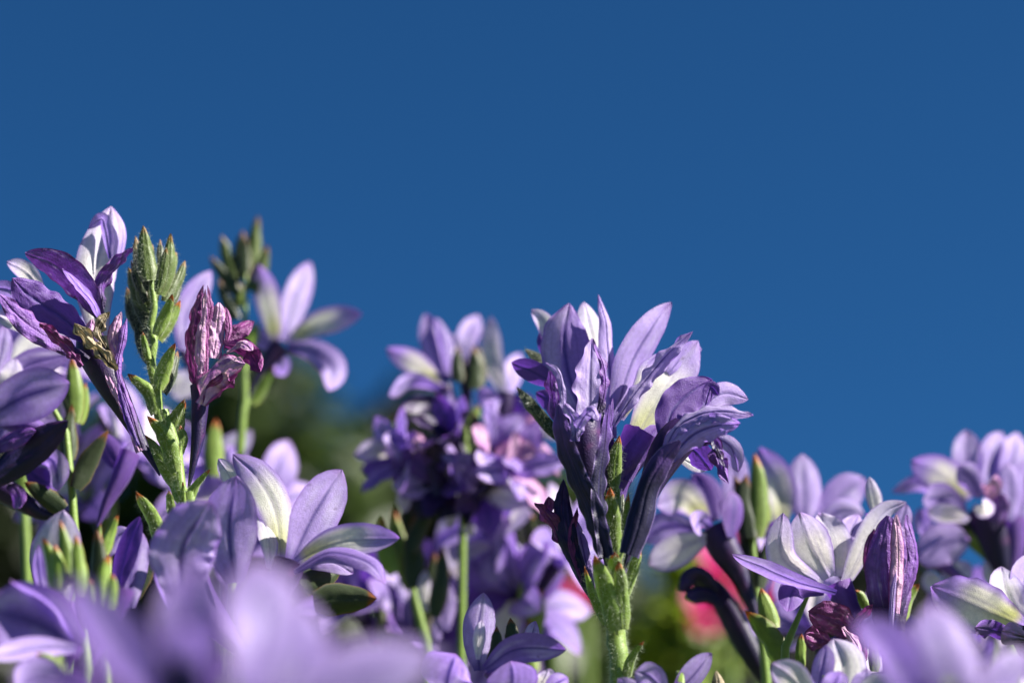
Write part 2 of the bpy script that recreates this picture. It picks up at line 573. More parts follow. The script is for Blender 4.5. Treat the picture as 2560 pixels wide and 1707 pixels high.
        return fl


def T(s):
    """'x,y x,y ...' -> list of points"""
    return [tuple(float(v) for v in q.split(',')) for q in s.split()]


# ------------------------------------------------------------------ the setting
def simple_mat(name, c1, c2, scale, rough=0.8):
    m = bpy.data.materials.new(name)
    m.use_nodes = True
    n, l = m.node_tree.nodes, m.node_tree.links
    p = n['Principled BSDF']
    p.inputs['Roughness'].default_value = rough
    no = n.new('ShaderNodeTexNoise')
    no.inputs['Scale'].default_value = scale
    no.inputs['Detail'].default_value = 6
    cr = n.new('ShaderNodeValToRGB')
    cr.color_ramp.elements[0].position, cr.color_ramp.elements[1].position = 0.35, 0.65
    cr.color_ramp.elements[0].color = (*c1, 1)
    cr.color_ramp.elements[1].color = (*c2, 1)
    tc = n.new('ShaderNodeTexCoord')
    l.new(tc.outputs['Object'], no.inputs['Vector'])
    l.new(no.outputs[0], cr.inputs[0])
    l.new(cr.outputs[0], p.inputs['Base Color'])
    b = n.new('ShaderNodeBump')
    b.inputs['Strength'].default_value = 0.4
    l.new(no.outputs[0], b.inputs['Height'])
    l.new(b.outputs[0], p.inputs['Normal'])
    return m


GROUND = simple_mat('lawn_and_soil', (0.03, 0.045, 0.015), (0.07, 0.09, 0.03), 3.0)
BARK = simple_mat('bark', (0.05, 0.035, 0.025), (0.12, 0.09, 0.06), 9.0)


def ground():
    r = np.r_[0.0, np.geomspace(0.6, 1200, 22)]
    n = 48
    V, F = [(0, 0, 0)], []
    for i, rr in enumerate(r[1:]):
        for k in range(n):
            a = 2 * math.pi * k / n
            h = 0.0 if rr < 3 else 0.02 * min(rr, 60) * (math.sin(a * 3 + rr * .05) * .5) * 0.2
            V.append((rr * math.cos(a), rr * math.sin(a), h))
    for k in range(n):
        F.append((0, 1 + k, 1 + (k + 1) % n))
    me = bpy.data.meshes.new('ground')
    for i in range(len(r) - 2):
        for k in range(n):
            a, b = 1 + i * n + k, 1 + i * n + (k + 1) % n
            F.append((a, a + n, b + n, b))
    me.from_pydata(V, [], F)
    me.materials.append(GROUND)
    o = bpy.data.objects.new('ground', me)
    COL.objects.link(o)
    o['kind'] = 'structure'


ground()


def foliage(center, radii, n, leaf, greens, seed, clumps=26):
    """leaf sized faces in clumps spread through the crown's volume"""
    g = np.random.default_rng(seed)
    cc = g.normal(size=(clumps, 3))
    cc /= np.linalg.norm(cc, axis=1)[:, None]
    cc *= g.uniform(0.12, 0.86, (clumps, 1)) ** 0.8
    cs = g.uniform(0.16, 0.34, clumps)
    i = g.integers(0, clumps, n)
    d = g.normal(size=(n, 3))
    d /= np.linalg.norm(d, axis=1)[:, None]
    P = cc[i] + d * cs[i][:, None] * g.uniform(0.35, 1, (n, 1)) ** 0.5
    P = P * np.array(radii) + np.array(center)
    up = d + 0.7 * g.normal(size=(n, 3)) + np.array([0, 0, 0.5])
    up /= np.linalg.norm(up, axis=1)[:, None]
    e1 = np.cross(up, g.normal(size=(n, 3)))
    e1 /= np.linalg.norm(e1, axis=1)[:, None]
    e2 = np.cross(up, e1)
    s = leaf * g.uniform(0.6, 1.3, (n, 1))
    V = np.stack([P - e1 * s, P + e2 * s * .42, P + e1 * s, P - e2 * s * .42], 1).reshape(-1, 3)
    F = np.arange(4 * n).reshape(-1, 4)
    c = np.array(greens[0]) + (np.array(greens[1]) - np.array(greens[0])) * g.random((clumps, 1))[i]
    c = c * g.uniform(0.7, 1.3, (n, 1))
    return V, F, np.repeat(c, 4, 0)


def tree(label, px, py, dist, width_px, greens, seed, cat='tree', name='leafy_tree', low=None, n=26000):
    """crown whose top is seen at px,py, dist metres off"""
    top = at(px, py, dist - FOCUS)
    h = top[2]
    rx = width_px * mpp(dist - FOCUS) / 2
    bx, by = top[0], top[1]
    root = thing(name, label, cat, (bx, by, 0))
    b = np.array([bx, by, 0])
    rz = min(h * 0.42, rx * 1.35)
    V, F, C = foliage((0, 0, h - rz), (rx, rx * .85, rz), n, rx * 0.085, greens, seed, 90)
    mesh_obj('crown', V, F, C, MAT['leaf'], root)
    tr = h * 0.022
    V, F, C = tube([b + (0, 0, -.02), b + (0.02 * h, 0, h * .3), b + (-.01 * h, .01 * h, h * .62), b + (0, 0, h * .85)], [tr * 1.3, tr, tr * .6, tr * .15], 'E', 14, 9)
    tk = mesh_obj('trunk', V, F, None, BARK, root, origin=b)
    g = random.Random(seed)
    for k in range(6):
        a = g.uniform(0, 6.28)
        z0 = h * g.uniform(.28, .6)
        e = b + np.array([math.cos(a) * rx * .7, math.sin(a) * rx * .6, z0 + h * .22])
        s0 = b + np.array([0, 0, z0])
        V, F, C = tube([s0, (s0 + e) / 2 + (0, 0, h * .02), e], [tr * .5, tr * .3, tr * .08], 'E', 8, 6)
        mesh_obj('limb', V, F, None, BARK, tk, origin=b)


G1 = ((0.014, 0.03, 0.002), (0.05, 0.085, 0.005))
G2 = ((0.004, 0.007, 0.002), (0.014, 0.021, 0.005))
tree('sunlit mid green leafy tree rising behind the tall bud spike and lilac star flower', 620, 890, 38, 860, G1, 5)
tree('dark green rounded tree behind the crowded lilac spike, lower than its sunlit neighbour', 1080, 1010, 42, 640, G2, 6)
tree('dark tree standing behind the wilted purple flower spike', 180, 1010, 40, 900, G2, 7)
tree('green tree showing between the crowded spike and the tallest lilac spike', 1400, 1160, 46, 640, G1, 8)
tree('dark green tree beyond the maroon wilted flower', 2210, 1310, 50, 820, G2, 9)
tree('low dark tree beyond the pale yellow-centred flower', 2680, 1370, 52, 900, G2, 10)
tree('low dark green tree beyond the pink garden flowers', 1770, 1330, 48, 700, G2, 11)
tree('dark green tree behind the large grey-lilac petals of the drooping spike', -300, 980, 36, 900, G2, 12)

# ------------------------------------------------------------------ shrubs and pink flowers behind the bed
def shrub(label, px, py, dist, width_px, greens, seed, n=2600, leaf=0.02, rz=None):
    top = at(px, py, dist - FOCUS)
    rx = width_px * mpp(dist - FOCUS) / 2
    h = top[2]
    root = thing('garden_shrub', label, 'shrub', (top[0], top[1], 0))
    V, F, C = foliage((0, 0, h * .52 if rz is None else h - rz), (rx, rx * .7, h * .5 if rz is None else rz), n, leaf, greens, seed, 30)
    mesh_obj('foliage', V, F, C, MAT['leaf'], root)
    b = np.array([top[0], top[1], 0])
    for k in range(4):
        a = k * 1.7
        e = b + np.array([math.cos(a) * rx * .5, math.sin(a) * rx * .4, h * .7])
        V, F, C = tube([b + (0, 0, -.01), (b + e) / 2 + (0, 0, .03), e], [.008, .006, .002], 'E', 8, 6)
        mesh_obj('branch', V, F, None, BARK, root, origin=b)


shrub('dark green shrub behind the bud cluster and long green bracts at the bed edge', 60, 1250, 2.3, 1100, G2, 21)
shrub('dark green shrub behind the dried magenta flower and pale petals', 680, 1220, 2.5, 900, G2, 22)
shrub('dark shrub behind the stem of the crowded lilac spike', 1180, 1330, 2.4, 800, G2, 23)
shrub('dark shrub behind the pink flowers and arching indigo tube', 1800, 1560, 2.0, 900, G2, 24)
shrub('dark shrub behind the maroon dried flower', 2380, 1540, 2.2, 900, G2, 25)
shrub('yellow-green leafy shrub behind the pink flowers', 1700, 1400, 1.35, 330, ((0.14, 0.20, 0.012), (0.24, 0.30, 0.025)), 26, 420, 0.012, 0.036)


def pink_flower(label, px, py, dist, r_px, seed):
    c = at(px, py, dist - FOCUS)
    r = r_px * mpp(dist - FOCUS)
    root = thing('pink_flower', label, 'pink flower', (c[0], c[1], 0), 'pink garden flowers behind the bed')
    b = np.array([c[0], c[1], 0])
    V, F, C = tube([b, b + (0.004, 0, c[2] * .5), c], [.003, .0025, .002], 'E', 10, 8)
    mesh_obj('stem', V, F, C, MAT['stem'], root, origin=b)
    rs = random.Random(seed)
    ax = np.array([0.25, -0.85, 0.45])
    ax /= np.linalg.norm(ax)
    e1 = np.cross(ax, (1, 0, 0.1))
    e1 /= np.linalg.norm(e1)
    e2 = np.cross(ax, e1)
    for k in range(9):
        a = k * 2.4 + rs.uniform(-.2, .2)
        R = e1 * math.cos(a) + e2 * math.sin(a)
        op = 1.15 - 0.07 * k
        d1 = ax * math.cos(op) + R * math.sin(op)
        V, F, C = strip([c, c + d1 * r * .5 + ax * r * .1, c + d1 * r], r * .42, ax - 0.3 * R, 'R', 'o', 30, nt=12, ns=9)
        mesh_obj('petal', V, F, C, MAT['petal'], root, origin=b)
    V, F, C = tube([c - ax * r * .05, c + ax * r * .1, c + ax * r * .16], [r * .14, r * .16, r * .02], 'X', 6, 10)
    mesh_obj('flower_centre', V, F, C, MAT['wilt'], root, origin=b)


pink_flower('pink flower beside the yellow-green leaves, behind the arching indigo tube', 1815, 1465, 1.15, 140, 1)
pink_flower('red-pink flower low under the arching indigo tube', 1762, 1560, 1.2, 100, 2)
pink_flower('pink flower behind the leafy stem of the pale lilac flower', 1900, 1525, 1.15, 70, 3)
pink_flower('small pink flower behind the thick hairy stem, on its bud side', 1392, 1478, 1.2, 50, 4)
pink_flower('small pink flower close behind the thick hairy stem', 1462, 1500, 1.2, 46, 5)
pink_flower('small red flower peeping out below the dark wilted tube', 2272, 1605, 1.1, 40, 6)

# ------------------------------------------------------------------ crops used while measuring the photograph
MA, MB_, MF, MC, MD, ME, ML, MN = (0, 480, 2.5286), (400, 500, 2.613), (0, 1000, 2.218), (850, 750, 3.137), (1230, 720, 2.613), (950, 1150, 2.815), (1600, 1050, 2.387), (2060, 1050, 2.387)

# ---- the sharp spike with the tall green bud head
A = Spike('tall green bud head between a wilted purple flower and a dried magenta one', MF, 0.0,
          T('1050,760 1020,620 1000,500 985,300 950,200 905,60'), [34, 34, 34, 33, 32, 30], fine=True, hairs=4)
A.use(MA)
V, F, C = tube([A.p(*q) for q in T('1036,1500 1000,1380 985,1220 955,1080 972,950 955,850 975,720 960,600 955,480')],
               [A.m(r) for r in (34, 34, 33, 30, 27, 24, 22, 18, 8)], 'E', 40, 14, 0.06)
mesh_obj('stem', V, F, C, MAT['stem'], A.root, origin=A.base)
A.hsrc.append((V, F, 1.0))
for s, w, c, r, z, tz in [
        ('950,760 905,620 858,275', 46, 'h', 15, 3, 2), ('945,560 930,420 908,212', 62, 'h', 10, -2, 0), ('1010,650 1060,480 1078,262', 48, 'h', 10, 0, 0),
        ('995,630 1025,500 1052,345', 34, 'h', 5, -4, -1), ('930,800 850,640 808,470', 52, 'h', -10, 4, 4), ('1050,700 1120,570 1172,428', 42, 'h', 15, 3, 3),
        ('955,960 840,800 800,600', 58, 'g', -15, 6, 5), ('985,905 1030,800 1088,645', 40, 'G', 0, -2, -3), ('1005,935 1080,820 1138,685', 50, 'G', 25, 2, 1),
        ('960,720 950,560 960,330', 44, 'h', 0, 3, 3), ('1040,600 1090,470 1112,380', 30, 'h', 15, 4, 4),
        ('925,620 880,470 838,330', 34, 'g', -25, 2, 3), ('1000,560 1010,420 1012,300', 30, 'g', 0, 3, 3), ('915,700 850,560 828,430', 36, 'g', -25, 3, 3), ('940,880 870,760 826,640', 40, 'g', -25, 4, 3),  # dark green on the left-side bracts paints their shade
        ('1060,760 1110,660 1150,560', 34, 'g', 25, 5, 4), ('945,1080 880,960 852,790', 46, 'g', -20, 4, 4), ('935,1060 915,980 900,880', 20, 'G', 0, -2, -2),
        ('1000,1245 1030,1120 1108,955', 44, 'G', 0, -3, -3), ('1030,1270 1090,1140 1122,1005', 42, 'g', 25, 4, 4),
        ('975,1405 925,1265 808,1150', 44, 'G', -20, -1, 0), ('1070,1540 1110,1430 1172,1305', 36, 'G', 20, 0, -3)]:
    A.bract(T(s), w, c, r, -170, z, tz, name='bud' if z and s[0] == '9' and w < 63 and c in 'Gh' and float(s.split(',')[1].split()[0]) < 820 else 'bract')
A.use(MF)
for s, w, c, r, z, tz in [
        ('970,400 905,200 815,88', 44, 'G', -10, -3, -4), ('975,460 880,345 792,185', 48, 'G', -20, -1, 2), ('970,300 1000,170 1024,5', 32, 'G', 20, 1, -2),
        ('1010,610 1014,530 1015,452', 12, 'G', 0, -2, -2), ('1035,585 1090,480 1168,380', 26, 'G', 20, -1, -2), ('950,650 942,590 935,500', 22, 'G', -10, -3, -3),
        ('895,810 835,650 752,505', 38, 'G', -10, -4, -6), ('1000,560 960,470 905,420', 36, 'G', -10, 1, 1), ('980,310 1010,220 1000,140', 30, 'G', 10, 0, 0)]:
    A.bract(T(s), w, c, r, -150, z, tz)
A.use(MA)
A.flower(T('1010,1790 905,1600 790,1380 680,1180 590,1000 560,900'), [6, 30, 62, 92, 105, 80], [
    (T('650,960 610,760 600,540 650,300 702,92'), 125, 'W', dict(r=12, cup=-60, z=7, tz=6, fold=1.2)),
    (T('700,420 668,230 640,170 560,235'), 50, 'F', dict(r=-25, cup=-70, z=8, tz=0)),
    (T('735,480 775,320 770,200 715,92'), 38, 'F', dict(r=55, cup=-50, z=9, tz=2, pr='p')),
    (T('640,790 520,620 350,465 158,384'), 115, 'P', dict(r=-20, cup=-50, z=-2, tz=-4, cr=.2, ru=.2)),
    (T('650,830 560,680 470,580 390,490'), 62, 'F', dict(r=-55, cup=-40, z=-4, tz=-4, cr=.35, pr='p')),  # light lilac paints the lit fold of the purple petal
    (T('540,920 360,770 180,650 78,545'), 128, 'V', dict(r=20, cup=-40, z=-3, tz=-6, cr=.3, ru=.4)),
    (T('560,1060 380,960 170,830 -10,640'), 84, 'P', dict(r=35, cup=-55, z=-5, tz=-8, cr=.35, ru=.4)),
    (T('520,1100 400,960 310,880 248,828'), 44, 'M', dict(r=0, cup=-100, z=-9, tz=-6, cr=.9, ru=.6)),
    (T('640,740 640,580 730,460 838,352'), 56, 'P', dict(r=30, cup=-80, z=1, tz=-4, cr=.9, ru=.6, tw=30)),
    (T('280,640 170,510 45,440'), 68, 'W', dict(r=-10, cup=-40, z=5, tz=6)),
    (T('200,690 60,620 -80,600'), 60, 'F', dict(r=0, cup=-30, z=4, tz=2)),
    (T('240,900 110,850 -60,770'), 44, 'W', dict(r=40, cup=-30, z=6, tz=3)),
    (T('735,1130 640,1030 540,920 470,830'), 62, 'X', dict(r=-10, cup=-120, z=-9, tz=-2, cr=1.1, ru=.8)),
    (T('690,1010 630,900 640,830 695,755'), 40, 'X', dict(r=20, cup=-100, z=-7, tz=0, cr=.8, ru=.5)),
    (T('600,980 560,900 580,830 590,800'), 34, 'K', dict(r=0, cup=-90, z=-6, tz=0, cr=.8)),
    (T('760,1080 720,950 735,850 768,755'), 42, 'K', dict(r=0, cup=-120, z=-7, tz=0, cr=.7, pr='p')),
    (T('900,1640 830,1400 745,1130 770,960 800,800'), 30, 'P', dict(r=10, cup=-150, z=-9, tz=2, cr=.5, pr='s')),
    (T('890,1640 790,1400 700,1220 660,1120'), 34, 'K', dict(r=0, cup=-140, z=-9, tz=0, cr=.6, pr='s')),
    (T('870,1600 800,1440 760,1300 740,1180'), 26, 'V', dict(r=-20, cup=-150, z=-10, tz=1, cr=.4, pr='s')),
], label='wilted purple flower with a dry brown heart', z=-2)
A.flower(T('1190,1880 1225,1700 1250,1560 1258,1440 1265,1320 1270,1230'), [7, 26, 42, 50, 56, 70], [
    (T('1255,1290 1190,1040 1225,790 1286,588'), 72, 'M', dict(r=-35, cup=-90, z=2, tz=0, cr=.7, ru=.3, pr='p')),
    (T('1265,1200 1265,930 1285,780 1298,615'), 40, 'K', dict(r=-15, cup=-110, z=-4, tz=-1, cr=.6, pr='p')),
    (T('1300,1160 1312,900 1335,740 1312,592'), 36, 'M', dict(r=35, cup=-80, z=-3, tz=0, cr=.6, pr='p')),
    (T('1345,1050 1372,860 1385,700'), 62, 'K', dict(r=10, cup=-70, z=-2, tz=0, cr=.7, ru=.3, pr='s')),
    (T('1420,1000 1448,860 1428,722'), 26, 'M', dict(r=30, cup=-90, z=-2, tz=1, cr=.5, pr='p')),
    (T('1420,950 1520,870 1605,815'), 56, 'M', dict(r=-15, cup=-70, z=2, tz=2, cr=.6, ru=.3)),
    (T('1420,960 1560,1000 1648,1135'), 66, 'M', dict(r=10, cup=-60, z=-2, tz=-5, cr=.7, ru=.4)),
    (T('1430,1010 1520,960 1600,1000'), 40, 'K', dict(r=-40, cup=-60, z=-4, tz=-5, cr=.6)),
    (T('1265,1340 1330,1190 1420,1110 1550,1085'), 118, 'K', dict(r=-28, cup=-70, z=-8, tz=-7, cr=1.0, ru=.8, pr='p')),
    (T('1290,1345 1330,1270 1400,1220 1500,1150'), 66, 'M', dict(r=35, cup=-60, z=-7, tz=-5, cr=1.0, ru=.7)),
], label='dried magenta flower shrunk into papery folds', z=1)
A.make_hairs()

# ---- blurred spike with the star flower, behind
B = Spike('out-of-focus lilac star flower opening beside a small green bud head', MB_, 0.115,
          T('520,1700 540,1568 555,1300 548,1100 560,950 532,760 522,650 560,450'), [30, 30, 30, 28, 24, 20, 16, 8])
for s, w, c in [('585,520 600,340 640,100', 52, 'h'), ('600,600 660,430 702,290', 46, 'h'), ('500,560 440,400 398,225', 46, 'h'), ('510,620 420,500 325,370', 42, 'g'),
                ('525,700 515,620 520,540', 44, 'G'), ('540,520 520,380 545,200', 48, 'g'), ('550,480 560,350 560,240', 40, 'g'), ('500,780 420,640 380,520', 40, 'g'),
                ('590,1320 650,1220 745,1080', 56, 'G'), ('560,1000 600,900 640,800', 40, 'G')]:
    B.bract(T(s), w, c, 0, -150, rng.uniform(-4, 4), 0)
B.use(MF).bract(T('1190,420 1185,260 1200,100'), 50, 'G', 10, -150, -6, 0)
B.use(MB_)
B.flower(T('560,1330 640,1150 720,1030 790,950'), [12, 28, 55, 70], [
    (T('760,930 720,700 640,425'), 82, 'L', dict(r=-15, cup=25, z=0, tz=-4)),
    (T('810,920 880,660 985,405'), 88, 'F', dict(r=25, cup=30, z=2, tz=6)),
    (T('840,930 1040,810 1320,745'), 88, 'L', dict(r=-25, cup=30, z=0, tz=-6)),
    (T('830,960 1000,980 1130,1090 1105,1245'), 84, 'F', dict(r=-10, cup=-40, z=-2, tz=-8)),
    (T('770,980 660,910 570,850'), 60, 'F', dict(r=10, cup=30, z=2, tz=6)),
    (T('790,990 790,1080 755,1140'), 56, 'F', dict(r=0, cup=30, z=0, tz=4)),
], z=0)
B.use(MA).flower(T('1230,1200 1160,1000'), [14, 40], [(T('1150,1000 1190,760 1335,498'), 78, 'S', dict(r=25, cup=-40, z=-40, tz=6)),
                                                    (T('1100,1300 1180,1180 1210,1120'), 90, 'W', dict(z=-10, tz=0))])

# ---- crowded blurred spike
Cc = Spike('crowded out-of-focus lilac spike with a dark bud at its top', MC, 0.118,
           T('960,1980 975,1700 990,1250 985,1000 980,800 1000,600'), [32, 32, 30, 26, 22, 10])
for s, w, c, z in [('1050,700 1060,540 1045,370', 66, 'g', -3), ('935,640 915,500 925,360', 46, 'g', -6), ('1000,1000 1040,930 1090,820', 46, 'G', -4), ('1110,640 1090,480 1060,350', 46, 'g', 2),
                   ('995,1300 930,1100 905,950', 42, 'g', 0), ('340,1150 380,1000 440,900', 52, 'G', 8), ('980,1640 1060,1500 1130,1330', 60, 'g', 0)]:
    Cc.bract(T(s), w, c, 0, -140, z, 0)
Cc.flower(T('985,1330 930,1060 860,820 815,680'), [14, 36, 62, 72], [
    (T('800,680 600,500 365,380'), 92, 'L', dict(r=-20, cup=30, z=-3, tz=-7)),
    (T('830,640 740,380 670,110'), 92, 'F', dict(r=-10, cup=30, z=2, tz=6)),
    (T('850,640 830,380 760,140'), 70, 'S', dict(r=40, cup=30, z=2, tz=5)),
    (T('800,700 580,640 385,745'), 76, 'F', dict(r=-40, cup=-50, z=-5, tz=-12)),
    (T('830,780 640,800 500,860'), 80, 'D', dict(r=30, cup=-50, z=-3, tz=-6)),
    (T('850,700 830,840 840,960'), 60, 'F', dict(r=20, cup=-30, z=-6, tz=-6))])
Cc.flower(T('1000,1200 1000,800 960,480'), [12, 36, 60], [
    (T('960,520 1000,300 1085,115'), 84, 'F', dict(r=0, cup=30, z=5, tz=5)), (T('930,520 900,380 880,260'), 50, 'W', dict(r=0, cup=30, z=4, tz=2))])
Cc.flower(T('1030,1330 1180,1080 1280,880 1300,740'), [14, 46, 80, 84], [
    (T('1300,760 1190,460 1180,130'), 84, 'W', dict(r=-15, cup=-30, z=2, tz=2)),
    (T('1300,760 1350,600 1420,420'), 86, 'F', dict(r=25, cup=-30, z=5, tz=7)),
    (T('1270,800 1160,760 1090,690'), 66, 'F', dict(r=0, cup=30, z=-4, tz=-8)),
    (T('1250,780 1200,830 1150,880'), 54, 'F', dict(r=-20, cup=30, z=-5, tz=-10)),
    (T('1310,820 1430,820 1500,920'), 90, 'V', dict(r=0, cup=-30, z=-1, tz=-2)),
    (T('1300,840 1380,960 1420,1080'), 90, 'V', dict(r=20, cup=-30, z=2, tz=2))])
Cc.flower(T('1010,1480 1150,1250 1280,1130 1360,1080'), [12, 30, 50, 60], [
    (T('1380,1050 1480,960 1580,920'), 74, 'K', dict(r=-30, cup=-60, z=-5, tz=-6, cr=.6)),
    (T('1340,1120 1300,1180 1440,1190'), 46, 'K', dict(r=-20, cup=-70, z=-5, tz=-6, cr=.7)),
    (T('1400,1100 1560,1150 1720,1380'), 44, 'K', dict(r=-20, cup=-60, z=-3, tz=-4, cr=.8)),
    (T('1500,1000 1620,1040 1720,1090'), 44, 'W', dict(r=-20, cup=-50, z=0, tz=-4, cr=.5)),
    (T('1330,1130 1210,1090 1120,1150'), 60, 'K', dict(r=0, cup=-60, z=-4, tz=-6, cr=.6)),
    (T('1380,1150 1400,1280 1310,1480'), 84, 'W', dict(r=0, cup=-50, z=-2, tz=-6, cr=.6)),
    (T('1180,1250 1130,1330 1170,1440'), 46, 'X', dict(r=0, cup=-80, z=-6, tz=-6, cr=.9)),
    (T('1500,1150 1450,1280 1500,1360'), 50, 'K', dict(r=0, cup=-80, z=-2, tz=-3, cr=.8))], z=-4)
Cc.flower(T('960,1600 780,1380 640,1200 560,1100'), [12, 46, 80, 86], [
    (T('560,1120 420,1090 370,1140'), 60, 'F', dict(r=-30, cup=-60, z=-5, tz=-8)),
    (T('480,1300 300,1180 110,1215'), 88, 'W', dict(r=-25, cup=-30, z=0, tz=-5)),
    (T('540,1080 600,1080 650,1200'), 46, 'K', dict(r=-20, cup=-50, z=-6, tz=-8, cr=.4)),
    (T('520,1560 480,1400 430,1250'), 90, 'V', dict(r=-30, cup=-40, z=-4, tz=-3)),
    (T('700,1700 600,1400 520,1150'), 90, 'D', dict(r=10, cup=-60, z=-6, tz=-2, pr='s')),  # dark strips paint deep shade as well as indigo tube
    (T('860,1700 790,1420 720,1200'), 80, 'D', dict(r=20, cup=-60, z=-7, tz=-2, pr='s'))], z=-3)
Cc.flower(T('990,1560 900,1380 800,1230 730,1150'), [12, 30, 52, 60], [
    (T('700,1140 800,1130 900,1290'), 62, 'F', dict(r=-25, cup=-60, z=-5, tz=-8)),
    (T('720,1160 780,1260 820,1310'), 50, 'V', dict(r=20, cup=-50, z=-5, tz=-8)),
    (T('900,1200 840,1000 800,850'), 50, 'W', dict(r=10, cup=-50, z=-6, tz=-2))], z=-5)
Cc.flower(T('990,1650 1010,1450 1010,1350'), [12, 30, 44], [
    (T('1000,1600 1000,1450 1010,1330'), 60, 'W', dict(r=0, cup=-60, z=-7, tz=-3)), (T('1080,1600 1090,1480 1080,1360'), 46, 'W', dict(r=0, cup=-60, z=-7, tz=-3))])

for (fx, fy, tx, ty, ax, sz, op, col) in [
        (985, 1560, 600, 1300, (-.7, .4, .5), 15, 50, 'SFVSFV'), (985, 1450, 1170, 1200, (.4, .4, .8), 13, 50, 'FSKFSK'), (985, 1600, 1290, 1350, (.6, .2, .7), 14, 55, 'FSKFVK'),
        (985, 1700, 830, 1450, (-.3, .3, .9), 13, 50, 'DVFDVS'), (985, 1300, 900, 1080, (-.3, .6, .7), 11, 40, 'DVDSVD'), (985, 1750, 1100, 1520, (.3, .2, .9), 13, 50, 'FDVWDV')]:
    Cc.open_flower((fx, fy), (tx, ty), rng.uniform(-14, -4), ax, sz, op, None, col, wilt=0.5)
for q in ['900,1330 850,1200 800,1060', '1060,1330 1110,1180 1130,1040', '940,1250 930,1080 950,920', '1040,1150 1060,1010 1050,880', '960,1500 900,1380 870,1260', '1010,1550 1060,1430 1090,1310']:
    Cc.bract(T(q), 44, 'g', 0, -130, rng.uniform(-16, -6), 0)

# ---- the tallest sharp spike
D = Spike('tallest sharp lilac spike with dark violet tubes on a thick hairy stem', ME, 0.0,
          T('1688,1640 1675,1450 1664,1300 1660,1180 1650,1000 1652,700 1662,400 1672,200'), [66, 66, 68, 80, 60, 50, 36, 18], fine=True, hairs=5)
for s, w, c, r, z, tz in [
        ('1670,1200 1590,920 1508,665', 66, 'G', -5, -8, -9), ('1575,1160 1485,935 1438,748', 34, 'G', -25, -4, -4), ('1715,1190 1706,920 1680,705', 52, 'G', 12, -8, -8),
        ('1725,960 1775,820 1834,622', 38, 'G', 20, -2, -3), ('1655,760 1638,480 1620,185', 66, 'G', 0, -6, -6), ('1690,690 1735,470 1752,225', 34, 'G', 20, -2, -3),
        ('1700,500 1705,340 1708,205', 26, 'g', 10, 2, 2), ('1745,1520 1775,1410 1856,1272', 36, 'G', 20, -2, -4), ('1660,1230 1640,1020 1600,880', 60, 'G', 0, -4, -2),
        ('1660,1000 1655,800 1650,640', 54, 'G', 0, -5, -5)]:
    D.bract(T(s), w, c, r, -160, z, tz)
D.use(MD)
D.bract(T('798,1330 812,1140 832,960'), 40, 'G', 8, -150, -2, -2)
D.bract(T('440,980 260,780 155,640'), 32, 'g', -20, -80, 16, 8)
D.bract(T('420,620 320,480 215,398'), 36, 'g', 10, -60, 18, 8)
# front left, half collapsed
D.flower(T('750,1850 736,1690 700,1500 640,1290 600,1100 590,960 590,860'), [8, 26, 50, 84, 112, 124, 116], [
    (T('640,980 640,800 640,600 653,326'), 112, 'F', dict(r=5, cup=60, z=-1, tz=3, cr=.2, ru=.6, pr='p')),
    (T('700,820 735,640 720,480 660,330'), 28, 'P', dict(r=30, cup=-90, z=-4, tz=0, cr=.3, ru=.5, pr='s')),
    (T('742,1760 712,1500 704,1260 742,1020 766,760'), 62, 'U', dict(r=38, cup=-60, z=-10, tz=-2, cr=.1, ru=.35, pr='s')),
    (T('738,1760 650,1460 560,1260 470,1020 430,760'), 84, 'U', dict(r=-25, cup=-60, z=-10, tz=-3, cr=.1, ru=.25, pr='s')),
    (T('430,900 400,760 385,640 380,540'), 50, 'P', dict(r=-20, cup=-60, z=-9, tz=-4, cr=.5, ru=.6, pr='s')),
    (T('470,860 460,700 440,560 350,486'), 26, 'F', dict(r=10, cup=-90, z=-12, tz=-3, cr=.3, ru=.3, pr='p')),
    (T('545,1000 540,880 500,800 478,752'), 40, 'F', dict(r=-10, cup=-80, z=-14, tz=-1, cr=.4, ru=.35, pr='s')),
    (T('540,980 590,860 650,800 690,870'), 40, 'F', dict(r=-15, cup=-80, z=-14, tz=-4, cr=.4, ru=.35, pr='s')),
], label='half collapsed violet flower with ruffled inner frill', z=-2)
# back upper left
D.flower(T('760,1700 775,1300 740,1050 640,820'), [14, 36, 70, 110], [
    (T('600,860 500,560 470,300 505,98'), 172, 'S', dict(r=-12, cup=-45, z=5, tz=2, ru=.2, cr=.1)),
    (T('690,640 655,330 600,92'), 100, 'W', dict(r=15, cup=-40, z=11, tz=6)),
    (T('795,980 768,560 742,250 692,46'), 72, 'F', dict(r=28, cup=-80, z=3, tz=2, pr='p', cr=.15)),
    (T('420,430 350,240 258,140'), 66, 'W', dict(r=-10, cup=-50, z=12, tz=6)),
    (T('430,640 290,560 126,486'), 82, 'V', dict(r=-15, cup=-40, z=8, tz=0)),
    (T('460,860 380,740 290,680'), 66, 'V', dict(r=0, cup=-40, z=9, tz=4)),
    (T('790,1250 775,1000 790,720'), 26, 'V', dict(r=30, cup=-90, z=-1, tz=0, pr='s')),
    (T('380,500 330,360 335,260'), 46, 'V', dict(r=-30, cup=-30, z=13, tz=3)),
], z=6)
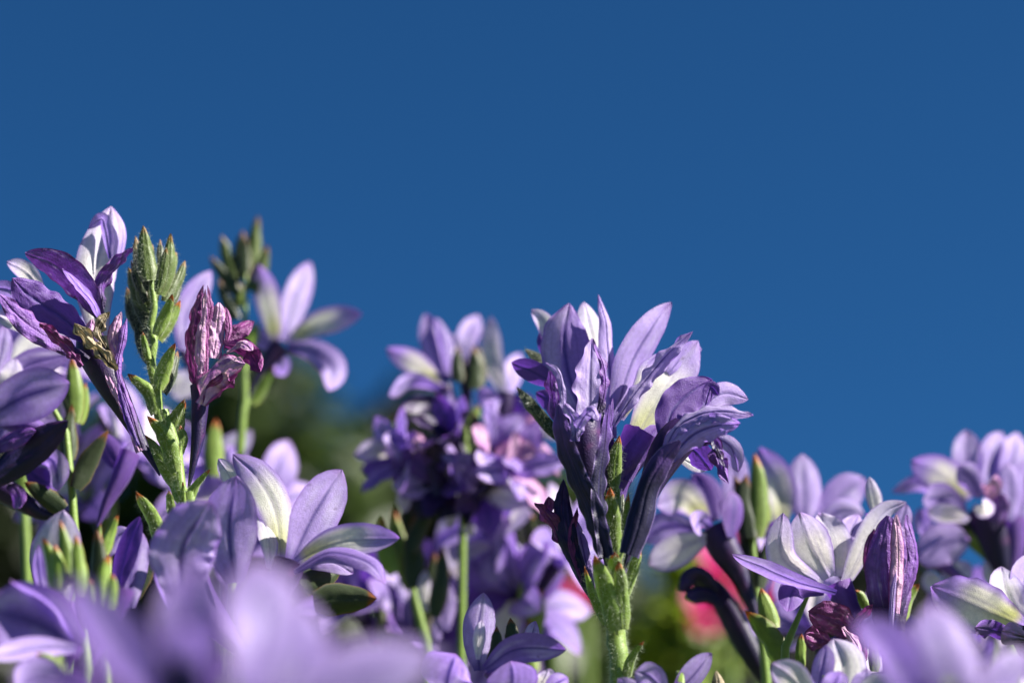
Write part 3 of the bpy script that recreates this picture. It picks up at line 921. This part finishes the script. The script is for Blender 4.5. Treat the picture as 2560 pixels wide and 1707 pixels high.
# back right
D.flower(T('790,1640 830,1300 910,1090 980,960'), [14, 60, 105, 128], [
    (T('800,860 900,520 1040,270 1174,92'), 128, 'F', dict(r=22, cup=-50, z=4, tz=4)),
    (T('850,860 960,640 1000,520 1100,420'), 46, 'L', dict(r=-10, cup=-20, z=1, tz=2)),
    (T('790,900 930,690 1110,470 1312,282'), 62, 'F', dict(r=-25, cup=-90, z=-4, tz=-2, cr=.3, ru=.6)),
    (T('920,1010 1040,810 1190,570 1345,345'), 160, 'L', dict(r=5, cup=20, z=3, tz=5)),
    (T('1150,560 1260,440 1370,400'), 80, 'F', dict(r=25, cup=-30, z=5, tz=6)),
    (T('850,1250 900,1050 950,900'), 96, 'V', dict(r=-10, cup=-60, z=-2, tz=0, pr='s')),
    (T('900,1180 1010,1020 1090,900'), 90, 'V', dict(r=20, cup=-60, z=-1, tz=2, pr='s')),
], 'V', z=5)
# front right
D.flower(T('860,1840 905,1700 950,1568 1030,1310 1120,1120 1200,1000 1270,930'), [9, 20, 34, 72, 108, 122, 110], [
    (T('1100,1080 1230,890 1440,810 1706,826'), 84, 'F', dict(r=-48, cup=-60, z=-9, tz=-6, cr=.3, ru=.4, pr='o')),
    (T('1120,980 1180,800 1300,680 1440,600'), 122, 'V', dict(r=-10, cup=-28, z=1, tz=2, cr=.1, ru=.25)),
    (T('1390,770 1430,650 1480,700'), 48, 'V', dict(r=10, cup=-60, z=0, tz=0, cr=.2)),
    (T('1330,820 1500,690 1676,725'), 82, 'F', dict(r=-15, cup=-40, z=5, tz=4)),
    (T('1150,1130 1300,970 1450,900 1620,880'), 92, 'F', dict(r=-15, cup=-80, z=-10, tz=-6, cr=.45, ru=.5)),
    (T('1330,1000 1440,1010 1480,1130 1545,1278'), 52, 'P', dict(r=10, cup=-70, z=-2, tz=-2, cr=.8, ru=.8, pr='p')),
    (T('1270,1020 1350,1090 1430,1190'), 86, 'V', dict(r=20, cup=-40, z=4, tz=4, cr=.3)),
    (T('1440,960 1470,1050 1520,1170'), 26, 'D', dict(r=-20, cup=-80, z=-6, tz=-4, cr=.6, ru=.6)),
    (T('1430,960 1560,1040 1610,1200'), 68, 'F', dict(r=0, cup=-40, z=14, tz=4)),
    (T('1200,1080 1290,1140 1400,1190'), 44, 'W', dict(r=-20, cup=-30, z=13, tz=4)),
    (T('895,1740 955,1560 1020,1300 1120,1120 1230,1000'), 96, 'U', dict(r=-5, cup=-120, z=-14, tz=-2, cr=.1, pr='s')),
], z=-4)
# hanging wilted one low on the left
D.use(ME).flower(T('1600,1100 1500,960 1420,800 1350,620'), [14, 30, 48, 60], [
    (T('1450,900 1345,660 1285,380 1290,130'), 76, 'D', dict(r=-15, cup=-80, z=-4, tz=3, cr=.5)),
    (T('1300,640 1220,450 1150,360 1088,300'), 46, 'M', dict(r=-10, cup=-80, z=-2, tz=0, cr=.9, ru=.7)),
    (T('1240,480 1190,380 1185,255'), 40, 'M', dict(r=20, cup=-80, z=-1, tz=0, cr=.9, ru=.7)),
    (T('1500,900 1440,680 1390,430'), 44, 'S', dict(r=15, cup=-60, z=0, tz=3, cr=.4)),
    (T('1420,860 1350,560 1390,330'), 34, 'M', dict(r=40, cup=-60, z=-4, tz=2, cr=.6)),
], label='wilted indigo flower hanging beside the stem', z=2)
D.make_hairs()

# ---- left edge spike
Es = Spike('large grey-lilac petals above a drooping dark purple flower beside the wilted one', MF, 0.035,
           T('405,900 402,600 400,450 390,300 330,60 200,-130'), [24, 22, 22, 20, 18, 10])
for s, w, c, z in [('420,490 500,335 600,165', 46, 'g', -3), ('350,610 240,525 135,455', 46, 'g', -3), ('385,330 380,160 400,20', 40, 'g', 2)]:
    Es.bract(T(s), w, c, 10, -120, z, 0)
Es.use(MA)
for s, w, c, z in [('470,1450 470,1260 452,1040', 52, 'G', 10), ('500,1460 530,1320 540,1200', 40, 'G', 12), ('460,1420 420,1300 400,1200', 30, 'g', 10)]:
    Es.bract(T(s), w, c, 10, -140, z, 0)
Es.flower(T('420,1560 250,1500 60,1420 -80,1330'), [16, 50, 90, 110], [
    (T('-110,1440 140,1300 440,1205'), 150, 'F', dict(r=-10, cup=-30, z=-8, tz=-4)),
    (T('-40,1230 180,1090 440,1030'), 92, 'S', dict(r=-20, cup=-50, z=0, tz=0, cr=.25)),
    (T('-60,1230 10,1020 30,840'), 60, 'F', dict(r=20, cup=-30, z=2, tz=0)),
    (T('-60,1260 60,1180 100,1050'), 70, 'W', dict(r=20, cup=-30, z=-2, tz=0)),
    (T('60,1150 220,960 420,900'), 100, 'W', dict(r=0, cup=-30, z=14, tz=6))], 'V')
Es.use(MF).flower(T('400,620 250,640 120,560 -20,470'), [10, 30, 60, 80], [
    (T('-80,480 140,300 378,112'), 88, 'D', dict(r=-10, cup=-60, z=-8, tz=-4, cr=.5)),
    (T('-60,300 40,230 200,170'), 60, 'P', dict(r=-40, cup=-50, z=-7, tz=-4, cr=.5)),
    (T('200,320 290,340 330,500'), 74, 'F', dict(r=20, cup=-60, z=-2, tz=-3)),
    (T('150,380 220,440 290,470'), 64, 'V', dict(r=0, cup=-50, z=-1, tz=-2)),
    (T('40,480 90,520 110,600'), 48, 'P', dict(r=20, cup=-60, z=-4, tz=-2, cr=.5))], label='drooping dark purple flower')
Es.flower(T('540,700 600,560 670,420 720,290'), [10, 34, 54, 60], [
    (T('640,480 700,350 740,230'), 50, 'S', dict(r=20, cup=-80, z=3, tz=0)), (T('660,380 600,270 560,180'), 60, 'V', dict(r=0, cup=-50, z=4, tz=2))], 'V', z=10)

# ---- fresh flowers low in front of the bud spike
Fs = Spike('fresh open lilac flower with clear dark midribs in front of the bud stem', MF, -0.012,
           T('1380,1680 1400,1500 1420,1380'), [40, 36, 24], fine=True, hairs=4)
Fs.bract(T('1740,1120 1880,1095 2088,1100'), 72, 'g', -15, -110, 2, -2)
Fs.bract(T('1680,1030 1790,960 1910,890'), 68, 'g', -20, -100, 5, 3)
Fs.bract(T('1430,1400 1450,1280 1500,1150'), 60, 'G', 0, -120, -3, 0)
Fs.flower(T('1410,1420 1480,1200 1560,1020 1610,900'), [16, 50, 84, 92], [
    (T('1300,1010 1270,700 1312,418'), 158, 'F', dict(r=-8, cup=-45, z=-8, tz=-4)),
    (T('1560,900 1530,620 1430,430 1290,302'), 112, 'L', dict(r=18, cup=-35, z=4, tz=6)),
    (T('1620,900 1740,640 1895,385'), 145, 'F', dict(r=20, cup=30, z=-1, tz=2)),
    (T('1640,900 1860,790 2215,762'), 98, 'L', dict(r=-28, cup=35, z=-2, tz=-6)),
    (T('1630,950 1830,850 2040,900 2130,1018'), 66, 'S', dict(r=-45, cup=-60, z=-4, tz=-10)),
    (T('1330,520 1270,420 1212,325'), 52, 'W', dict(r=-10, cup=-30, z=9, tz=2)),
    (T('1500,930 1490,760 1440,620'), 60, 'W', dict(r=30, cup=-30, z=2, tz=4)),
    (T('1720,920 1850,900 1960,960'), 60, 'F', dict(r=-30, cup=-30, z=5, tz=0)),
])
Fs.flower(T('1380,1460 1250,1300 1130,1150 1050,1020'), [16, 60, 100, 120], [
    (T('1000,1120 1010,830 1168,556'), 172, 'F', dict(r=6, cup=-30, z=-24, tz=-4, ru=.4, cr=.12)),
    (T('1020,1180 1130,920 1210,780'), 70, 'S', dict(r=40, cup=-30, z=-22, tz=0, cr=.3)),
    (T('940,1160 890,980 870,820'), 70, 'F', dict(r=-45, cup=-40, z=-16, tz=0))], 'V', z=-4)

# ---- bud pair with pale petal behind
Gs = Spike('pair of green buds with rusty tips before a pale lilac petal', MF, -0.05,
           T('480,1640 470,1420 440,1200 430,1080'), [30, 28, 24, 16])
for s, w, c, r, z in [('300,1040 275,900 232,760', 48, 'G', -20, 2), ('370,1020 360,850 330,655', 46, 'G', 0, -2), ('440,1080 438,920 415,745', 46, 'G', 10, -4), ('330,1050 320,930 300,800', 40, 'G', 0, -3),
                      ('540,1120 545,920 540,720', 56, 'g', 0, 0), ('620,1150 625,1060 622,960', 38, 'G', 15, -4), ('580,1140 580,960 600,860', 36, 'G', 20, -2),
                      ('500,1180 500,1060 500,985', 30, 'G', 0, -5), ('580,850 610,740 655,630', 38, 'G', 10, 22), ('530,850 540,760 560,670', 26, 'G', 0, 22)]:
    Gs.bract(T(s), w, c, r, -170, z, 0, name='bud')
Gs.flower(T('460,1400 400,1280 340,1150'), [12, 40, 70], [
    (T('330,1150 300,860 350,608'), 140, 'W', dict(r=-10, cup=-50, z=22, tz=0)),
    (T('260,1150 210,950 215,800'), 46, 'F', dict(r=-35, cup=-40, z=20, tz=0))], 'V')
Gs.flower(T('480,1500 620,1250 680,1050'), [12, 40, 70], [
    (T('640,1080 690,850 775,645'), 78, 'V', dict(r=-35, cup=-40, z=30, tz=0)),
    (T('720,1150 730,930 790,730'), 84, 'S', dict(r=5, cup=-40, z=31, tz=2)),
    (T('600,860 650,760 720,715'), 52, 'F', dict(r=0, cup=-40, z=36, tz=0)),
    (T('760,1100 790,950 850,830'), 60, 'g', dict(r=0, cup=-40, z=38, tz=0))], 'V')

# ---- left bottom mid-front flower
Hs = Spike('lilac flower leaning out at the bed edge below the bud pair', MF, -0.055,
           T('330,1700 340,1560 360,1460'), [26, 24, 18])
Hs.flower(T('360,1480 390,1420 400,1370'), [16, 40, 60], [
    (T('430,1370 200,1235 -90,1150'), 185, 'S', dict(r=10, cup=45, z=0, tz=-8)),
    (T('420,1380 220,1370 -60,1420'), 66, 'F', dict(r=40, cup=30, z=-3, tz=-8)),
    (T('400,1320 260,1140 60,1000'), 50, 'F', dict(r=-60, cup=-30, z=-2, tz=-6)),
    (T('360,1560 220,1520 80,1600'), 90, 'F', dict(r=-10, cup=-30, z=-10, tz=-8))], 'V')
Hs.bract(T('330,1540 290,1460 200,1400'), 30, 'G', 0, -120, -4, -4)

# ---- big blurred foreground flower
Is = Spike('very blurred large lilac flower close in front of the bed, low down', MF, -0.225,
           T('1250,1900 1240,1800 1220,1740'), [40, 36, 30])
Is.flower(T('1230,1760 1200,1640 1180,1520'), [30, 90, 130], [
    (T('900,1720 640,1340 360,1010'), 150, 'F', dict(r=-15, cup=-40, z=0, tz=-4)),
    (T('1150,1620 1050,1260 1080,900'), 170, 'S', dict(r=-15, cup=40, z=2, tz=6)),
    (T('1350,1640 1480,1280 1400,880'), 215, 'F', dict(r=20, cup=-30, z=4, tz=4)),
    (T('1500,1700 1660,1400 1690,1120'), 150, 'F', dict(r=20, cup=-40, z=0, tz=0)),
    (T('1150,1640 1060,1420 1040,1230'), 90, 'F', dict(r=0, cup=20, z=-4, tz=-4)),
    (T('1080,1720 980,1560 930,1440'), 110, 'D', dict(r=0, cup=30, z=-6, tz=2)),
    (T('1500,1800 1850,1580 2430,1400'), 170, 'F', dict(r=-20, cup=-30, z=0, tz=2))], 'V')
Is.flower(T('1100,1800 500,1720 200,1640'), [20, 40, 60], [
    (T('420,1760 250,1620 100,1500'), 110, 'F', dict(r=-10, cup=-40, z=20, tz=0)), (T('500,1760 420,1580 330,1460'), 110, 'V', dict(r=10, cup=-40, z=24, tz=0))], 'V')

# ---- bottom centre flower
Js = Spike('lilac flower with two dark pointed sepals, low beside the thick stem', ME, -0.004,
           T('860,1700 860,1620 850,1540'), [30, 28, 20], fine=True)
Js.bract(T('790,1460 815,1310 822,1165'), 44, 'g', 0, -130, -2, 0)
Js.bract(T('930,1400 935,1250 918,1105'), 46, 'g', 0, -130, -1, 0)
Js.flower(T('855,1600 820,1540 790,1480'), [16, 44, 70], [
    (T('700,1480 690,1200 730,930'), 122, 'F', dict(r=-8, cup=-55, z=4, tz=2)),
    (T('690,1400 700,1250 720,1120'), 50, 'W', dict(r=20, cup=-30, z=0, tz=0)),
    (T('740,1470 960,1330 1310,1330'), 105, 'S', dict(r=-12, cup=35, z=-5, tz=-4)),
    (T('470,1640 480,1500 530,1362'), 190, 'F', dict(r=-15, cup=35, z=-8, tz=-6, ru=.5)),
    (T('920,1680 930,1540 920,1412'), 175, 'F', dict(r=5, cup=35, z=-8, tz=-6)),
    (T('1000,1420 1060,1260 1098,1130'), 62, 'F', dict(r=20, cup=-30, z=6, tz=4)),
    (T('1080,1640 1150,1550 1190,1460'), 80, 'W', dict(r=30, cup=-30, z=-6, tz=-4, cr=.3)),
    (T('1180,1660 1230,1580 1320,1530'), 70, 'F', dict(r=0, cup=-30, z=-8, tz=-4))], 'V')

# ---- bottom flowers right of the stem
Ps = Spike('lilac petals just peeping up at the foot of the thick hairy stem', ML, -0.01,
           T('240,1720 250,1660 250,1600'), [24, 22, 16], fine=True)
Ps.flower(T('250,1640 255,1610 260,1580'), [16, 40, 60], [
    (T('190,1660 320,1520 428,1388'), 88, 'F', dict(r=25, cup=-40, z=0, tz=0)),
    (T('160,1640 60,1530 -30,1500'), 84, 'F', dict(r=-10, cup=-40, z=-4, tz=-4)),
    (T('100,1680 -60,1600 -130,1545'), 60, 'F', dict(r=0, cup=-40, z=-4, tz=-4))], 'V')
Ps.bract(T('480,1660 470,1580 455,1490'), 34, 'X', 0, -90, 3, 0)
Qs = Spike('broad pale lilac petals standing below the maroon dried flower', ML, -0.02,
           T('1120,1760 1120,1690 1115,1640'), [26, 24, 16], fine=True)
Qs.flower(T('1115,1660 1115,1640 1110,1600'), [16, 44, 70], [
    (T('1040,1680 900,1530 788,1450'), 98, 'W', dict(r=-5, cup=-40, z=-2, tz=-2)),
    (T('1180,1680 1210,1480 1155,1300'), 140, 'W', dict(r=-5, cup=-55, z=4, tz=4, fold=.5)),
    (T('1060,1640 1090,1460 1110,1340'), 76, 'F', dict(r=-40, cup=-30, z=2, tz=2)),
    (T('1100,1690 1160,1580 1200,1500'), 76, 'F', dict(r=0, cup=-40, z=-6, tz=-4)),
    (T('1250,1660 1340,1540 1350,1478'), 60, 'F', dict(r=10, cup=-40, z=-1, tz=0)),
    (T('1300,1680 1400,1580 1500,1540'), 70, 'W', dict(r=0, cup=-40, z=-4, tz=0))], 'V')

# ---- right spike, nearly sharp
Ls = Spike('pale lilac open flower beside a closed purple wilted one', ML, 0.03,
           T('868,1720 870,1420 880,1180 1000,1050'), [26, 26, 24, 12])
for s, w, c, r in [('840,1440 760,1290 625,1135', 62, 'G', -20), ('800,1240 760,1120 720,1000', 50, 'G', 10), ('1555,1190 1600,1065 1668,975', 50, 'G', 10), ('1360,1120 1320,1060 1283,1015', 28, 'G', 0),
                   ('960,1480 960,1380 962,1270', 28, 'G', 0), ('1530,1000 1570,900 1630,800', 44, 'G', 0), ('1400,1500 1400,1380 1380,1280', 30, 'G', 0)]:
    Ls.bract(T(s), w, c, r, -140, 4, 0)
Ls.fine = True
Ls.flower(T('1080,1350 1290,1230 1230,1090 1180,980'), [14, 36, 70, 84], [
    (T('1130,940 1020,740 955,548'), 125, 'W', dict(r=-8, cup=25, z=-3, tz=-6)),
    (T('1170,930 1150,720 1065,552'), 120, 'W', dict(r=20, cup=30, z=2, tz=0, ru=.5)),
    (T('1060,960 850,820 855,552'), 90, 'W', dict(r=-10, cup=45, z=-4, tz=-6)),
    (T('1170,1030 900,950 720,870 552,800'), 64, 'F', dict(r=-38, cup=-30, z=-6, tz=-14)),
    (T('1210,1010 1330,760 1450,560 1590,488'), 78, 'W', dict(r=14, cup=-40, z=0, tz=2)),
    (T('1100,1020 930,1000 880,1140'), 78, 'V', dict(r=10, cup=-40, z=-4, tz=-6)),
    (T('1200,900 1250,700 1300,560'), 90, 'F', dict(r=-10, cup=30, z=6, tz=4))], 'V', z=-4)
Ls.flower(T('1470,1540 1480,1300 1460,1120 1470,950 1490,820'), [18, 44, 70, 90, 96], [
    (T('1490,1250 1500,850 1505,580'), 135, 'P', dict(r=0, cup=-90, z=2, tz=1, cr=.3, pr='s')),
    (T('1470,1200 1420,900 1480,570'), 84, 'P', dict(r=-10, cup=-80, z=-8, tz=-2, cr=.3, pr='s')),
    (T('1420,1150 1360,820 1395,645'), 42, 'M', dict(r=-40, cup=-80, z=-4, tz=0, cr=.3, pr='s')),
    (T('1520,1150 1540,850 1530,565'), 46, 'K', dict(r=10, cup=-100, z=-9, tz=-2, cr=.3, pr='s')),
    (T('1540,1150 1640,850 1590,565'), 56, 'P', dict(r=35, cup=-80, z=-5, tz=0, cr=.4, pr='s')),
    (T('1500,1250 1510,1050 1530,900'), 24, 'S', dict(r=0, cup=-120, z=-11, tz=0, pr='s'))], z=-6, label='closed purple wilted flower')
Ls.flower(T('1300,1500 1330,1400 1290,1280'), [10, 28, 40], [
    (T('1320,1280 1170,1190 1005,1140'), 96, 'M', dict(r=-5, cup=-30, z=-4, tz=-4, cr=.4, ru=.5)),
    (T('1150,1330 1060,1300 980,1270'), 70, 'M', dict(r=10, cup=-60, z=-3, tz=-2, cr=.8, ru=.5)),
    (T('1240,1250 1310,1185 1388,1100'), 32, 'M', dict(r=0, cup=-80, z=-4, tz=-4, cr=.6, ru=.3)),
    (T('1210,1235 1290,1340 1335,1460'), 30, 'K', dict(r=-20, cup=-80, z=-7, tz=-5, cr=.7, ru=.5))], 'M', z=-8, label='maroon dried flower')  # paler rose strip paints the lit edge of the maroon petals
Ls.fine = False
Ls.flower(T('1380,900 1400,700 1400,560'), [14, 34, 50], [
    (T('1420,600 1400,480 1368,340'), 42, 'W', dict(r=0, cup=-60, z=4, tz=0)), (T('1500,720 1560,620 1590,500'), 50, 'F', dict(r=0, cup=-40, z=4, tz=0))], 'V', z=4)

# ---- blurred spike between the tallest spike and the pale flower
Ks = Spike('blurred dark bud column between pointed pale petals', ML, 0.078,
           T('760,1720 730,1300 690,1000 670,760 660,560'), [28, 28, 26, 22, 12])
for s, w, c, r in [('650,830 640,560 560,330', 60, 'g', -10), ('700,700 710,430 682,195', 52, 'G', 0), ('720,800 745,600 745,430', 50, 'G', 10), ('690,850 690,640 660,480', 60, 'g', 0), ('660,700 620,500 640,320', 56, 'g', 0),
                   ('720,1000 750,850 770,700', 44, 'g', 10)]:
    Ks.bract(T(s), w, c, r, -150, rng.uniform(-5, 5), 0)
Ks.flower(T('720,1100 780,850 850,640'), [14, 50, 90], [
    (T('840,640 830,420 715,165'), 96, 'L', dict(r=-5, cup=30, z=6, tz=2)),
    (T('980,620 985,420 968,200'), 100, 'F', dict(r=5, cup=-40, z=8, tz=2)),
    (T('1080,620 1220,440 1350,350'), 104, 'S', dict(r=-10, cup=-40, z=14, tz=4)),
    (T('1080,620 1200,540 1340,560'), 76, 'F', dict(r=-20, cup=-40, z=4, tz=0)),
    (T('860,680 790,700 730,800'), 70, 'F', dict(r=-20, cup=-40, z=0, tz=-4))], 'V', z=4)
Ks.flower(T('700,1200 600,930 500,760 440,640'), [22, 62, 92, 90], [
    (T('400,600 260,460 100,510'), 98, 'L', dict(r=-15, cup=-30, z=-4, tz=-6)),
    (T('450,600 400,450 320,310'), 86, 'V', dict(r=0, cup=-40, z=0, tz=2)),
    (T('520,500 570,330 530,160'), 76, 'F', dict(r=0, cup=-40, z=6, tz=2)),
    (T('420,640 360,600 320,660'), 60, 'F', dict(r=-20, cup=-40, z=-8, tz=-10)),
    (T('400,700 240,770 50,860'), 92, 'W', dict(r=-10, cup=-30, z=-2, tz=-2)),
    (T('330,640 150,640 20,720'), 84, 'F', dict(r=0, cup=-30, z=4, tz=2)),
    (T('540,700 560,520 540,420'), 70, 'V', dict(r=30, cup=-40, z=-4, tz=0))], z=-2)
Ss = Spike('arching dark indigo wilted flower before the pink flowers', ML, 0.085,
           T('860,1760 850,1680 830,1600'), [28, 26, 20])
Ss.flower(T('840,1660 690,1440 580,1230 490,1070 400,975 320,960'), [26, 62, 72, 66, 56, 40], [
    (T('460,1030 350,935 235,1015'), 62, 'D', dict(r=-20, cup=-90, z=-5, tz=-4, cr=.4)),
    (T('500,1110 400,1040 270,1060'), 50, 'D', dict(r=20, cup=-90, z=-5, tz=-4, cr=.4))])

# ---- right blurred heads
Ms = Spike('blurred lilac flower head with a pinkish crumpled centre at the bed far side', MN, 0.105,
           T('1130,1700 1110,1000 1060,820 960,700'), [34, 34, 30, 16])
for s, w, c in [('900,690 740,590 640,520', 46, 'g'), ('1050,830 900,720 830,620', 46, 'G'), ('1100,1000 1000,930 960,830', 40, 'W'), ('1080,900 1140,760 1193,640', 40, 'G')]:
    Ms.bract(T(s), w, c, 0, -120, 0, 0)
Ms.flower(T('1090,1000 1060,850 1010,660 960,520'), [22, 70, 110, 110], [
    (T('860,480 720,340 525,235'), 102, 'L', dict(r=-15, cup=30, z=-4, tz=-6)),
    (T('890,430 860,250 850,60'), 84, 'F', dict(r=-10, cup=30, z=2, tz=4)),
    (T('960,430 1000,240 1060,70'), 88, 'F', dict(r=10, cup=30, z=3, tz=4)),
    (T('1060,420 1130,230 1160,75'), 84, 'F', dict(r=15, cup=30, z=4, tz=4)),
    (T('820,500 600,380 405,425'), 56, 'F', dict(r=-30, cup=-40, z=0, tz=-4)),
    (T('840,560 700,470 590,470'), 86, 'F', dict(r=-10, cup=-30, z=-6, tz=-8)),
    (T('860,600 780,570 620,540'), 60, 'W', dict(r=-20, cup=-30, z=-8, tz=-8))])
Ms.flower(T('1090,1000 1130,800 1110,600'), [22, 60, 100], [
    (T('940,460 880,350 800,280'), 70, 'F', dict(r=0, cup=-60, z=-10, tz=-6)),
    (T('980,470 1010,400 1000,360'), 60, 'K', dict(r=0, cup=-90, z=-14, tz=-6, cr=.8)),
    (T('900,500 950,530 990,480'), 50, 'W', dict(r=-30, cup=-90, z=-14, tz=-8, cr=.5)),
    (T('1110,600 1120,400 1090,250'), 80, 'F', dict(r=10, cup=-50, z=-6, tz=0)),
    (T('1170,620 1200,420 1230,240'), 90, 'F', dict(r=20, cup=-40, z=0, tz=0)),
    (T('1000,650 1040,520 1020,430'), 60, 'P', dict(r=0, cup=-70, z=-10, tz=-4, cr=.5))], 'V')
Ms.flower(T('1000,1080 760,900 640,790'), [12, 34, 60], [
    (T('590,860 700,740 870,715'), 116, 'F', dict(r=-15, cup=-40, z=-4, tz=0)), (T('620,700 590,620 570,520'), 60, 'F', dict(r=-30, cup=-30, z=0, tz=0)),
    (T('700,900 800,900 880,860'), 70, 'W', dict(r=-20, cup=-30, z=4, tz=0)), (T('640,900 650,960 700,1000'), 60, 'W', dict(r=0, cup=-30, z=4, tz=0))], 'V')

Ns = Spike('lilac flower with a broad cream and yellow lower petal at the bed far end', MN, 0.02,
           T('1240,1720 1235,1600 1230,1480'), [32, 30, 22])
Ns.fine = True
Ns.flower(T('1232,1500 1225,1380 1200,1240'), [18, 70, 110], [
    (T('1190,1230 940,1120 640,990'), 165, 'L', dict(r=-8, cup=40, z=-4, tz=-10, ru=.4)),
    (T('1190,1200 1090,1020 1060,870'), 110, 'W', dict(r=10, cup=35, z=2, tz=2)),
    (T('1210,1180 1200,980 1230,800'), 100, 'F', dict(r=15, cup=-30, z=3, tz=4)),
    (T('1170,1300 1000,1250 900,1230'), 60, 'V', dict(r=-20, cup=-40, z=-8, tz=-10, ru=.5)),
    (T('1210,1300 1130,1280 1060,1260'), 70, 'D', dict(r=0, cup=-40, z=-10, tz=-8))], z=0)

Os = Spike('very blurred pale lilac flower close in front at the bed far end', MN, -0.155,
           T('760,1900 750,1800 740,1720'), [40, 36, 30])
Os.flower(T('740,1740 730,1680 720,1620'), [24, 80, 120], [
    (T('560,1680 400,1350 190,1190'), 120, 'F', dict(r=-20, cup=-40, z=0, tz=-4)),
    (T('880,1720 740,1400 640,1090'), 165, 'F', dict(r=10, cup=-35, z=0, tz=4)),
    (T('640,1640 570,1400 505,1235'), 66, 'F', dict(r=10, cup=-40, z=4, tz=4)),
    (T('960,1700 1060,1540 1240,1400'), 110, 'F', dict(r=0, cup=-40, z=0, tz=4)),
    (T('420,1720 330,1600 300,1500'), 90, 'W', dict(r=0, cup=-40, z=6, tz=0))], 'V')

# ---- blurred flowers that fill the bed behind the stems; darker petals paint shaded gaps
def filler(label, px, py, dd, blooms, buds=3, cols='FFLFLF'):
    sp = Spike(label, (px, py, 1.0), dd, [(8, 700), (0, 420), (-4, 200), (0, 60), (2, 0)], [11, 11, 10, 8, 4], group=None)
    for k in range(buds):
        a = sp.rs.uniform(-28, 28)
        sp.bract([(0, 70 + 20 * k), (a * .6, 20 + 20 * k), (a, -45 + 25 * k)], 16, 'G' if k % 2 else 'g', a, -150, sp.rs.uniform(-3, 3), 0)
    for (x, y, ax, sz, op, col) in blooms:
        sp.open_flower((0, y + 150), (x, y), sp.rs.uniform(-8, 8), ax, sz, op, None, col)
        sp.bract([(0, y + 190), (x * .25, y + 130), (x * .3 + 5, y + 60)], 18, 'G', 0, -140, -2, 0)
    return sp


filler('blurred lilac flowers rising beside the violet tube of the hanging indigo flower', 1330, 1300, 0.13,
       [(-60, 60, (-.6, .5, .5), 20, 55, 'FWSVFW'), (60, 110, (.6, .5, .4), 20, 55, 'FVSFWS'), (-30, 190, (-.5, .3, .7), 20, 60, 'SVLFSF')])
filler('blurred pale lilac flowers low between the crowded spike and the thick stem', 1230, 1480, 0.16,
       [(-50, 10, (-.5, .7, .4), 21, 50, 'SFWVFS'), (60, 60, (.5, .6, .5), 21, 55, 'SFVSFS'), (0, 150, (0, .4, .8), 20, 60, 'FVFSFS')], 1)
Ts = Spike('dark green leafy stalk with scraps of lilac, beside the crowded spike foot', ME, 0.12,
           T('330,1760 300,1250 230,900 180,560'), [34, 32, 26, 12])
for q, w, c in [('300,1250 260,900 140,620', 60, 'g'), ('230,900 130,600 90,330', 60, 'G'), ('240,900 230,600 250,380', 60, 'g'), ('320,1100 360,850 380,640', 60, 'g'),
                ('200,700 190,480 200,300', 60, 'g'), ('380,1100 430,850 440,600', 50, 'g'), ('210,640 300,420 330,250', 50, 'g'), ('100,800 20,560 10,400', 60, 'G')]:
    Ts.bract(T(q), w, c, 0, -120, rng.uniform(-10, 10), 0)
Ts.flower(T('330,1300 420,1150 450,1050'), [14, 40, 60], [
    (T('460,1200 440,1000 430,820'), 84, 'F', dict(r=5, cup=-40, z=-6, tz=-2)), (T('330,1060 310,920 320,770'), 44, 'W', dict(r=0, cup=-60, z=-6, tz=0)),
    (T('480,480 500,400 490,300'), 46, 'W', dict(r=0, cup=-50, z=-6, tz=0)), (T('640,540 630,480 650,430'), 40, 'W', dict(r=0, cup=-50, z=-6, tz=0)),
    (T('170,360 170,290 150,210'), 46, 'W', dict(r=0, cup=-50, z=-6, tz=0)), (T('400,1280 400,1180 420,1080'), 40, 'F', dict(r=0, cup=-50, z=-6, tz=0))], 'D')
filler('blurred lilac flowers behind the dried magenta flower, low', 560, 1200, 0.14,
       [(-20, 40, (-.3, .7, .5), 20, 55, 'FFLFWF'), (70, 80, (.6, .5, .4), 20, 55, 'FFWFLF'), (0, 170, (0, .5, .7), 20, 60, 'FSFFLF')], 1)
filler('blurred lilac flowers behind the green bracts of the bud head', 260, 1080, 0.13,
       [(-70, 30, (-.5, .7, .4), 20, 50, 'FFWFLF'), (50, 80, (.5, .6, .4), 20, 50, 'SFWFLF'), (-30, 180, (-.4, .5, .6), 20, 55, 'SSFFLF')], 2)
filler('blurred lilac flowers behind the large grey-lilac petals', 60, 900, 0.12,
       [(-30, 30, (-.3, .8, .4), 20, 45, 'FFWFLF'), (60, 60, (.5, .7, .4), 20, 45, 'FFWFLF'), (-20, 170, (-.4, .5, .6), 20, 55, 'SSFFLF')], 0)
filler('blurred lilac flowers low behind the maroon dried flower', 2080, 1560, 0.12,
       [(-40, 30, (-.5, .6, .5), 20, 55, 'FFLFWF'), (50, 60, (.5, .6, .5), 20, 55, 'SFLFWF')], 1)
filler('blurred lilac flowers low behind the cream-lipped flower', 2490, 1600, 0.15,
       [(-40, 30, (-.5, .6, .5), 20, 55, 'SFLFWF'), (30, 90, (.5, .6, .5), 20, 55, 'SFLFWF')], 1)
filler('blurred lilac flowers low behind the bottom bract of the fresh flower', 950, 1500, 0.15,
       [(-40, 40, (-.4, .6, .5), 20, 55, 'SVSFSV'), (60, 90, (.4, .6, .5), 20, 55, 'SVWFSV')], 1)
